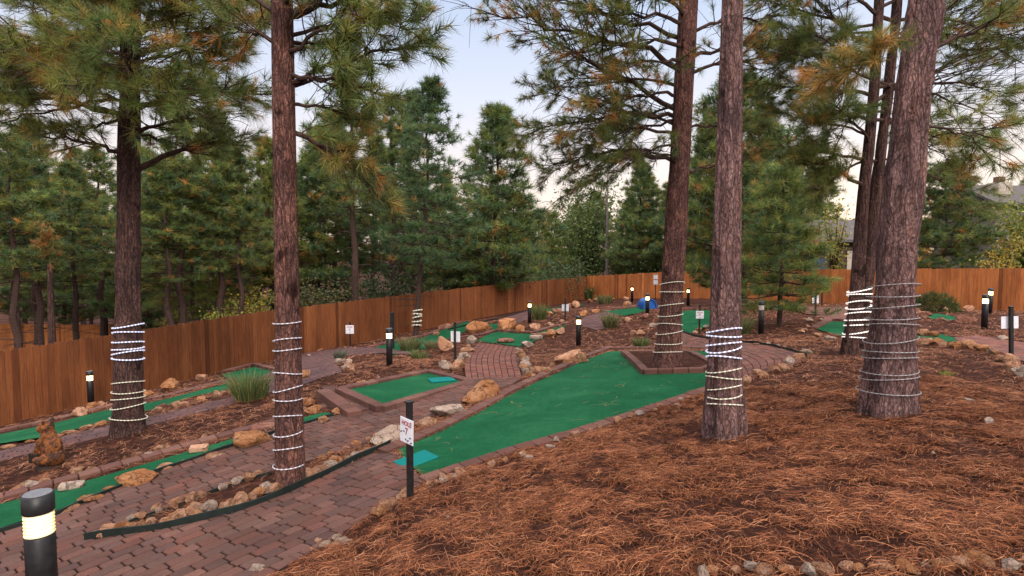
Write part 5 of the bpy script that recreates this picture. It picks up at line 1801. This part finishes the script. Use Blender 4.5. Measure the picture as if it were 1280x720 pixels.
leafshrub(gp(840, 44), 6, 3.4, 1600, [(.05, .075, .03), (.07, .09, .03)], 'green undergrowth behind the far fence near the planter pine', 'shrub', 'leafy_bush', 12, .14, 10, .1)
leafshrub(gp(690, 44), 6, 3.6, 1600, [(.05, .085, .035), (.07, .10, .04)], 'green undergrowth behind the far fence corner', 'shrub', 'leafy_bush', 13, .14, 10, .1)


# slim trunks in the woods and the grey snag
def bare(px, y0, y1, Y, r, mat, label, name='bare_trunk', snag=False, seed=0, lean=0):
    b = gp(px, Y); tp = at(px + lean, y1, Y)
    e = empty(name, b, label, 'tree', None)
    e.location = (0, 0, 0)
    rr = random.Random(seed)
    trunk_mesh([b - np.array([0, 0, .3]), (b + tp) / 2 + np.array([0 if snag else rr.gauss(0, .08), 0, 0]), tp], [r, r * .8, r * (.15 if snag else .7)], mat, e, seg=14, rough=0.0, dz=.25)
    if snag:
        mb = MB()
        H = tp[2] - b[2]
        for i in range(46):
            u = rr.uniform(.3, .98)
            p = b + (tp - b) * u
            a = rr.uniform(0, 6.28); l = rr.uniform(.4, 1.5) * (1.15 - u)
            q = p + np.array([math.cos(a) * l, math.sin(a) * l, l * rr.uniform(-.2, .7)])
            m = (p + q) / 2 + np.array([rr.gauss(0, .08), rr.gauss(0, .08), rr.gauss(0, .08)])
            mb.tube([p, m, q], [.022, .015, .005], 4, caps=False)
        mb.build('twigs', M['snag'], e)
    return e


t_ = NT('grey_snag_bark'); v_ = t_.coord()
M['snag'] = t_.base(t_.ramp(t_.noise(v_, 8, 5), [(.3, (.13, .10, .09)), (.7, (.27, .22, .20))]), .9, .1)
bare(759, 375, 205, 49, .15, 'snag', 'bare grey dead tree with fine twigs behind the far fence', 'dead_tree', True, 5)
t1_ = bare(62, 430, 330, 19, .10, 'bark_dark', 'slim dark stem with a rusty dead top behind the long fence', 'dead_tree', seed=2)
tp_ = at(59, 305, 19)
_rg = np.random.default_rng(8)
_c = tp_ + _rg.normal(size=(60, 3)) * np.array([.14, .14, .30])
_v, _k = tufts(_c, _rg.normal(size=(60, 3)) + np.array([0, 0, -.6]), 22, .22, .02, .7, 1.0, rng=_rg, bright=1.3)
mesh_np('dead_foliage', _v, np.arange(len(_v)).reshape(-1, 3), 3, _k, M['leaf'], t1_)
l7 = None


def striped(px, py, top, r, mat, label, lean, seed):
    b = U(px, py)
    e = empty('bare_tree', b, label, 'tree', None); e.location = (0, 0, 0)
    line, rad, o = trunk_mesh([b - np.array([0, 0, .2]), at(px + lean * .4, (py + top) / 2, b[1]), at(px + lean, top, b[1])], [r * 1.15, r, r * .7], mat, e, seg=20, rough=.015, dz=.06, flare=.2, seed=seed)
    return line, rad, b


s3 = striped(925, 385, 230, .22, 'bark_dark', 'dark trunk half hidden behind the straight bare trunk', 0, 3)
wind(s1, 412, 384, 6, 'rope_warm', 'pale striped rope light on the leaning trunk inside the fence', 11, r=.03, bead=.12, flare=.2, slack=.02)
wind(s2, 384, 372, 3, 'rope_warm', 'short dim rope coil on the dark trunk under the dense pine', 12, r=.03, bead=.12, flare=.2, slack=.02)
wind(s3, 384, 367, 4, 'rope_off', 'grey rope on the dark trunk behind the straight bare trunk', 13, r=.02, bead=.12, flare=.2, slack=.02)
s4 = striped(623, 393, 330, .05, 'bark_dark', 'thin stem beside the dark trunk wound with bright white rope', 2, 4)
wind(s4, 393, 363, 6, 'rope_bright', 'bright zigzag white rope on the thin stem by the fence', 14, r=.035, bead=.2, flare=.2, slack=.08, tilt=.1)


# ------------------------------------------------------------------ houses
def house(name, c, w, d, h, roof_h, rz, wall, label, zb, parts=(), over=.5, chimney=None, ridge='x'):
    e = empty(name, (c[0], c[1], zb), label, 'house', 'houses behind the far fence', rz)
    mb = MB(); mb.box((0, 0, h / 2 - .5), (w, d, h + 1)); mb.build('wall', M[wall], e)
    W, D, t = w / 2 + over, d / 2 + over, .18
    mb = MB()
    v = []
    for zz in (0, t):
        v += [(-W, -D, h + zz), (W, -D, h + zz), (W, D, h + zz), (-W, D, h + zz), (-W, 0, h + roof_h + zz), (W, 0, h + roof_h + zz)]
    f = [(6, 7, 11, 10), (8, 9, 10, 11), (0, 4, 5, 1), (2, 5, 4, 3), (0, 1, 7, 6), (2, 3, 9, 8), (0, 6, 10, 4), (4, 10, 9, 3), (1, 5, 11, 7), (5, 2, 8, 11)]
    mb.add(v, f)
    rf = mb.build('roof', M['roof'], e)
    mb = MB()
    for sx in (-1, 1):
        x = sx * (w / 2 - .01)
        mb.add([(x, -d / 2, h - .02), (x, d / 2, h - .02), (x, 0, h + roof_h * (d / 2) / D)], [(0, 1, 2)])
    mb.build('gable', M[wall], e)
    if chimney:
        mb = MB(); mb.box(chimney[:3], chimney[3:6]); ch = mb.build('chimney', M[chimney[6]], rf)
        mb = MB(); mb.box((chimney[0], chimney[1], chimney[2] + chimney[5] / 2 + .2), (.5, .5, .5)); mb.build('chimney_pot', M['cbrick'], ch)
    for nm, cc, sz, mt in parts:
        mb = MB(); mb.box(cc, sz); o = mb.build(nm, M[mt], e)
        if nm == 'window':
            fw = .09
            mb = MB()
            for q, s_ in (((cc[0], cc[1] - .02, cc[2] + sz[2] / 2 + fw / 2), (sz[0] + 2 * fw, .12, fw)), ((cc[0], cc[1] - .02, cc[2] - sz[2] / 2 - fw / 2), (sz[0] + 2 * fw, .12, fw)),
                          ((cc[0] - sz[0] / 2 - fw / 2, cc[1] - .02, cc[2]), (fw, .12, sz[2])), ((cc[0] + sz[0] / 2 + fw / 2, cc[1] - .02, cc[2]), (fw, .12, sz[2]))):
                mb.box(q, s_)
            mb.build('window_frame', M['timber'], o)
    return e


p = at(1052, 303, 40)
zg = float(T(p[0], 40))
house('low_house', (p[0] - 1.2, 42.5), 11, 5.5, p[2] - zg, 1.5, R(-3), 'timber', 'low house with a pitched grey roof and pale panels behind the twin pine', zg,
      [('wall_panel', (2.1, -2.79, 1.6), (1.1, .06, 3.0), 'cream'), ('window', (-.4, -2.77, 2.0), (1.6, .06, 1.3), 'glass'), ('post', (.9, -2.95, 1.5), (.18, .18, 3.2), 'timber')])
p = at(1262, 262, 42)
zg = float(T(p[0], 42))
house('tall_house', (p[0] + 3.0, 45), 8.4, 5.5, p[2] - zg + .3, 1.6, R(4), 'siding', 'tall grey sided house with a chimney behind the leafy yellow green tree', zg,
      [('window', (-3.3, -2.77, 2.6), (.8, .06, 1.5), 'glass'), ('stone_wall', (-1.9, -2.85, 1.7), (2.0, .2, 4.6), 'rock_red'), ('window', (.6, -2.77, 3.4), (1.5, .06, 1.3), 'glass')], chimney=(-2.6, -1.2, p[2] - zg + 1.1, 1.1, 1.1, 2.0, 'cream'))

# ------------------------------------------------------------------ fallen pine needles
def needles(n, xr, yr, seed, L=(.10, .20), W=(.0016, .0028), dens=None, excl=FLAT, dz=.03, cols=None, keep=None):
    rng = np.random.default_rng(seed)
    x = rng.uniform(*xr, n); y = rng.uniform(*yr, n)
    k = np.ones(n, bool)
    px = 640 + F * x / np.maximum(y, .3)
    k &= (px > -60) & (px < 1340)
    for q in excl:
        lo, hi = q.min(0), q.max(0)
        c = k & (x > lo[0]) & (x < hi[0]) & (y > lo[1]) & (y < hi[1])
        if c.any():
            i = np.where(c)[0]
            k[i[pip(q, x[i], y[i])]] = False
    if dens is not None: k &= rng.random(n) < dens(x, y)
    x, y = x[k], y[k]
    m = len(x)
    a = vnoise(x, y, 3.1, 8) * 7 + rng.normal(0, 1.5, m)
    l = rng.uniform(*L, m); bend = rng.normal(0, .5, m)
    s = np.array([-.5, -.17, .17, .5])
    ang = a[:, None] + bend[:, None] * s[None] * 1.6
    cx = np.cos(ang) * l[:, None] * s[None]; cy = np.sin(ang) * l[:, None] * s[None]
    X, Y = x[:, None] + cx, y[:, None] + cy
    b = .035 * vnoise(x, y, 1.1, 1) + .03 * vnoise(x, y, 3.3, 2) + .022 * vnoise(x, y, 7.1, 3) - .02
    tilt = rng.normal(0, .13, m)
    Z = (T(x, y) + b + rng.uniform(.0, dz, m))[:, None] + tilt[:, None] * l[:, None] * s[None] + .02 * (1 - (2 * s[None]) ** 2) * rng.random((m, 1))
    gx = (T(x + .1, y) - T(x - .1, y)) / .2; gy = (T(x, y + .1) - T(x, y - .1)) / .2
    Z = Z + gx[:, None] * cx + gy[:, None] * cy
    w = rng.uniform(*W, m)[:, None] * np.array([.8, 1, 1, .6]) / 2 * np.maximum(1, y / 6)[:, None]
    nx, ny = -np.sin(ang) * w, np.cos(ang) * w
    V = np.stack([np.stack([X - nx, Y - ny, Z], -1), np.stack([X + nx, Y + ny, Z + .001], -1)], 2).reshape(m, 8, 3)
    base = np.arange(m)[:, None, None] * 8
    q = base + np.array([[0, 1, 3, 2], [2, 3, 5, 4], [4, 5, 7, 6]])[None]
    cols = np.array([(.25, .083, .033), (.135, .044, .019), (.315, .115, .046), (.034, .012, .008), (.175, .057, .024), (.41, .18, .088), (.066, .023, .012)]) if cols is None else np.array(cols)
    c = cols[rng.integers(0, len(cols), m)] * rng.uniform(.7, 1.25, (m, 1))
    return V.reshape(-1, 3), q.reshape(-1, 4), np.repeat(c, 8, 0)


def clump(x, y):
    v = vnoise(x, y, 2.3, 11) * .32 + vnoise(x, y, 7.0, 12) * .38 + vnoise(x, y, 15.0, 13) * .30
    d = np.clip((v - .41) * 5.5, .08, 1)
    for l_ in (l1, l2, l3, l4, l5, l6):
        q = np.hypot(x - l_[2][0], y - l_[2][1])
        d = d * np.clip((q - .32) / .35, .12, 1)
    return d


LIGHT = [(.28, .105, .050), (.17, .062, .030), (.33, .135, .066), (.06, .022, .013), (.21, .076, .037), (.42, .21, .12), (.10, .036, .02)]
packs = [needles(430000, (-1.9, 6.5), (2.3, 8.5), 1, L=(.07, .16), dens=clump), needles(140000, (-8, 13), (6.5, 15), 2, L=(.10, .2), W=(.003, .0048), dens=clump, cols=LIGHT),
         needles(70000, (-14, 22), (13, 30), 3, L=(.14, .3), W=(.004, .006), dens=clump, cols=LIGHT),
         needles(24000, (-4, 0), (3.5, 9), 4, dens=clump, cols=LIGHT)]
V = []; Q = []; C = []; n0 = 0
for v, q, c in packs:
    V.append(v); Q.append(q + n0); C.append(c); n0 += len(v)
o = mesh_np('pine_needles', np.vstack(V), np.vstack(Q), 4, np.vstack(C), M['needle'])
tag(o, 'rust coloured fallen pine needles covering the ground', 'pine needles', kind='stuff')
# a few needles blown onto the green
g = UL(G7)[:, :2]
v, q, c = needles(1500, (g[:, 0].min(), g[:, 0].max()), (g[:, 1].min(), g[:, 1].max()), 9, L=(.1, .2), W=(.003, .005), excl=[], dz=.004, cols=[(.35, .27, .12), (.25, .22, .09), (.30, .18, .08)], dens=lambda x, y: pip(g, x, y) * np.clip((vnoise(x, y, 1.2, 4) - .5) * 1.2, .015, .5))
b_ = .0
xm = v.reshape(-1, 8, 3)
zz = T(xm[..., 0], xm[..., 1]) + .046
xm[..., 2] = zz
o = mesh_np('loose_needles', xm.reshape(-1, 3), q, 4, c, M['needle'])
tag(o, 'stray dry pine needles scattered on the main green', 'pine needles', kind='stuff')

# ------------------------------------------------------------------ light
W = bpy.data.worlds.new('World'); scene.world = W; W.use_nodes = True
nt = W.node_tree
bg = nt.nodes['Background']
SUN_EL, SUN_AZ = R(6), R(28)
sky = nt.nodes.new('ShaderNodeTexSky'); sky.sky_type = 'NISHITA'; sky.sun_disc = False
sky.sun_elevation = SUN_EL; sky.sun_rotation = SUN_AZ; sky.altitude = 2000; sky.dust_density = 1.5
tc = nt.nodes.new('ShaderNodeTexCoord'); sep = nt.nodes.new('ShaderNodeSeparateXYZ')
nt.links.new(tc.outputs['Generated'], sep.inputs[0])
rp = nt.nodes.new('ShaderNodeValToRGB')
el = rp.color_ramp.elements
stops = [(0.0, (.40, .30, .26)), (.49, (.6, .5, .45)), (.505, (.98, .77, .63)), (.56, (.90, .78, .73)), (.62, (.70, .73, .84)), (.70, (.50, .60, .80)), (.86, (2.2, 2.05, 2.05)), (1.0, (2.9, 2.65, 2.65))]  # unseen overhead stops raised above the visible sky as added light for the ground
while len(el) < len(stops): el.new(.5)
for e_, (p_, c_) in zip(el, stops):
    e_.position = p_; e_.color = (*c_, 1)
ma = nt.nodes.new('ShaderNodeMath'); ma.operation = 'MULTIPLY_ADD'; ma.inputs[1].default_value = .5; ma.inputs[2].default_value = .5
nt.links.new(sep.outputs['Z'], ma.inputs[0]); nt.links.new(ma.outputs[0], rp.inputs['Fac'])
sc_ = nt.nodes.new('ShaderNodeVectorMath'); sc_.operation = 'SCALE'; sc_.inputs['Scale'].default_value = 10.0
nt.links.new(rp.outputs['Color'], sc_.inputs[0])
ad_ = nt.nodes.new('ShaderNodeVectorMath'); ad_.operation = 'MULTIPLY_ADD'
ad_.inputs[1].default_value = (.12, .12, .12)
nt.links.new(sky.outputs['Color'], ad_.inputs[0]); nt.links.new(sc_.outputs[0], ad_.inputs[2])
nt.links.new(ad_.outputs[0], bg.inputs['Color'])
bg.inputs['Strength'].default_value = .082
sd = bpy.data.lights.new('sun', 'SUN'); sd.energy = 2.2; sd.angle = R(20); sd.color = (1, .88, .78)
so = bpy.data.objects.new('sun', sd); COL.objects.link(so)
so.rotation_euler = (R(58), 0, R(24))          # soft dusk glow from the open sky behind the viewer
scene.view_settings.view_transform = 'Standard'
scene.view_settings.look = 'None'
scene.view_settings.exposure = 0.5
scene.view_settings.gamma = 1.0
scene.view_settings.use_curve_mapping = False
scene.render.engine = 'CYCLES'
scene.cycles.use_adaptive_sampling = True
scene.cycles.adaptive_threshold = .02
scene.cycles.use_denoising = True
scene.cycles.max_bounces = 6
scene.cycles.diffuse_bounces = 3
scene.cycles.transmission_bounces = 3
scene.cycles.transparent_max_bounces = 8
scene.cycles.sample_clamp_indirect = 4
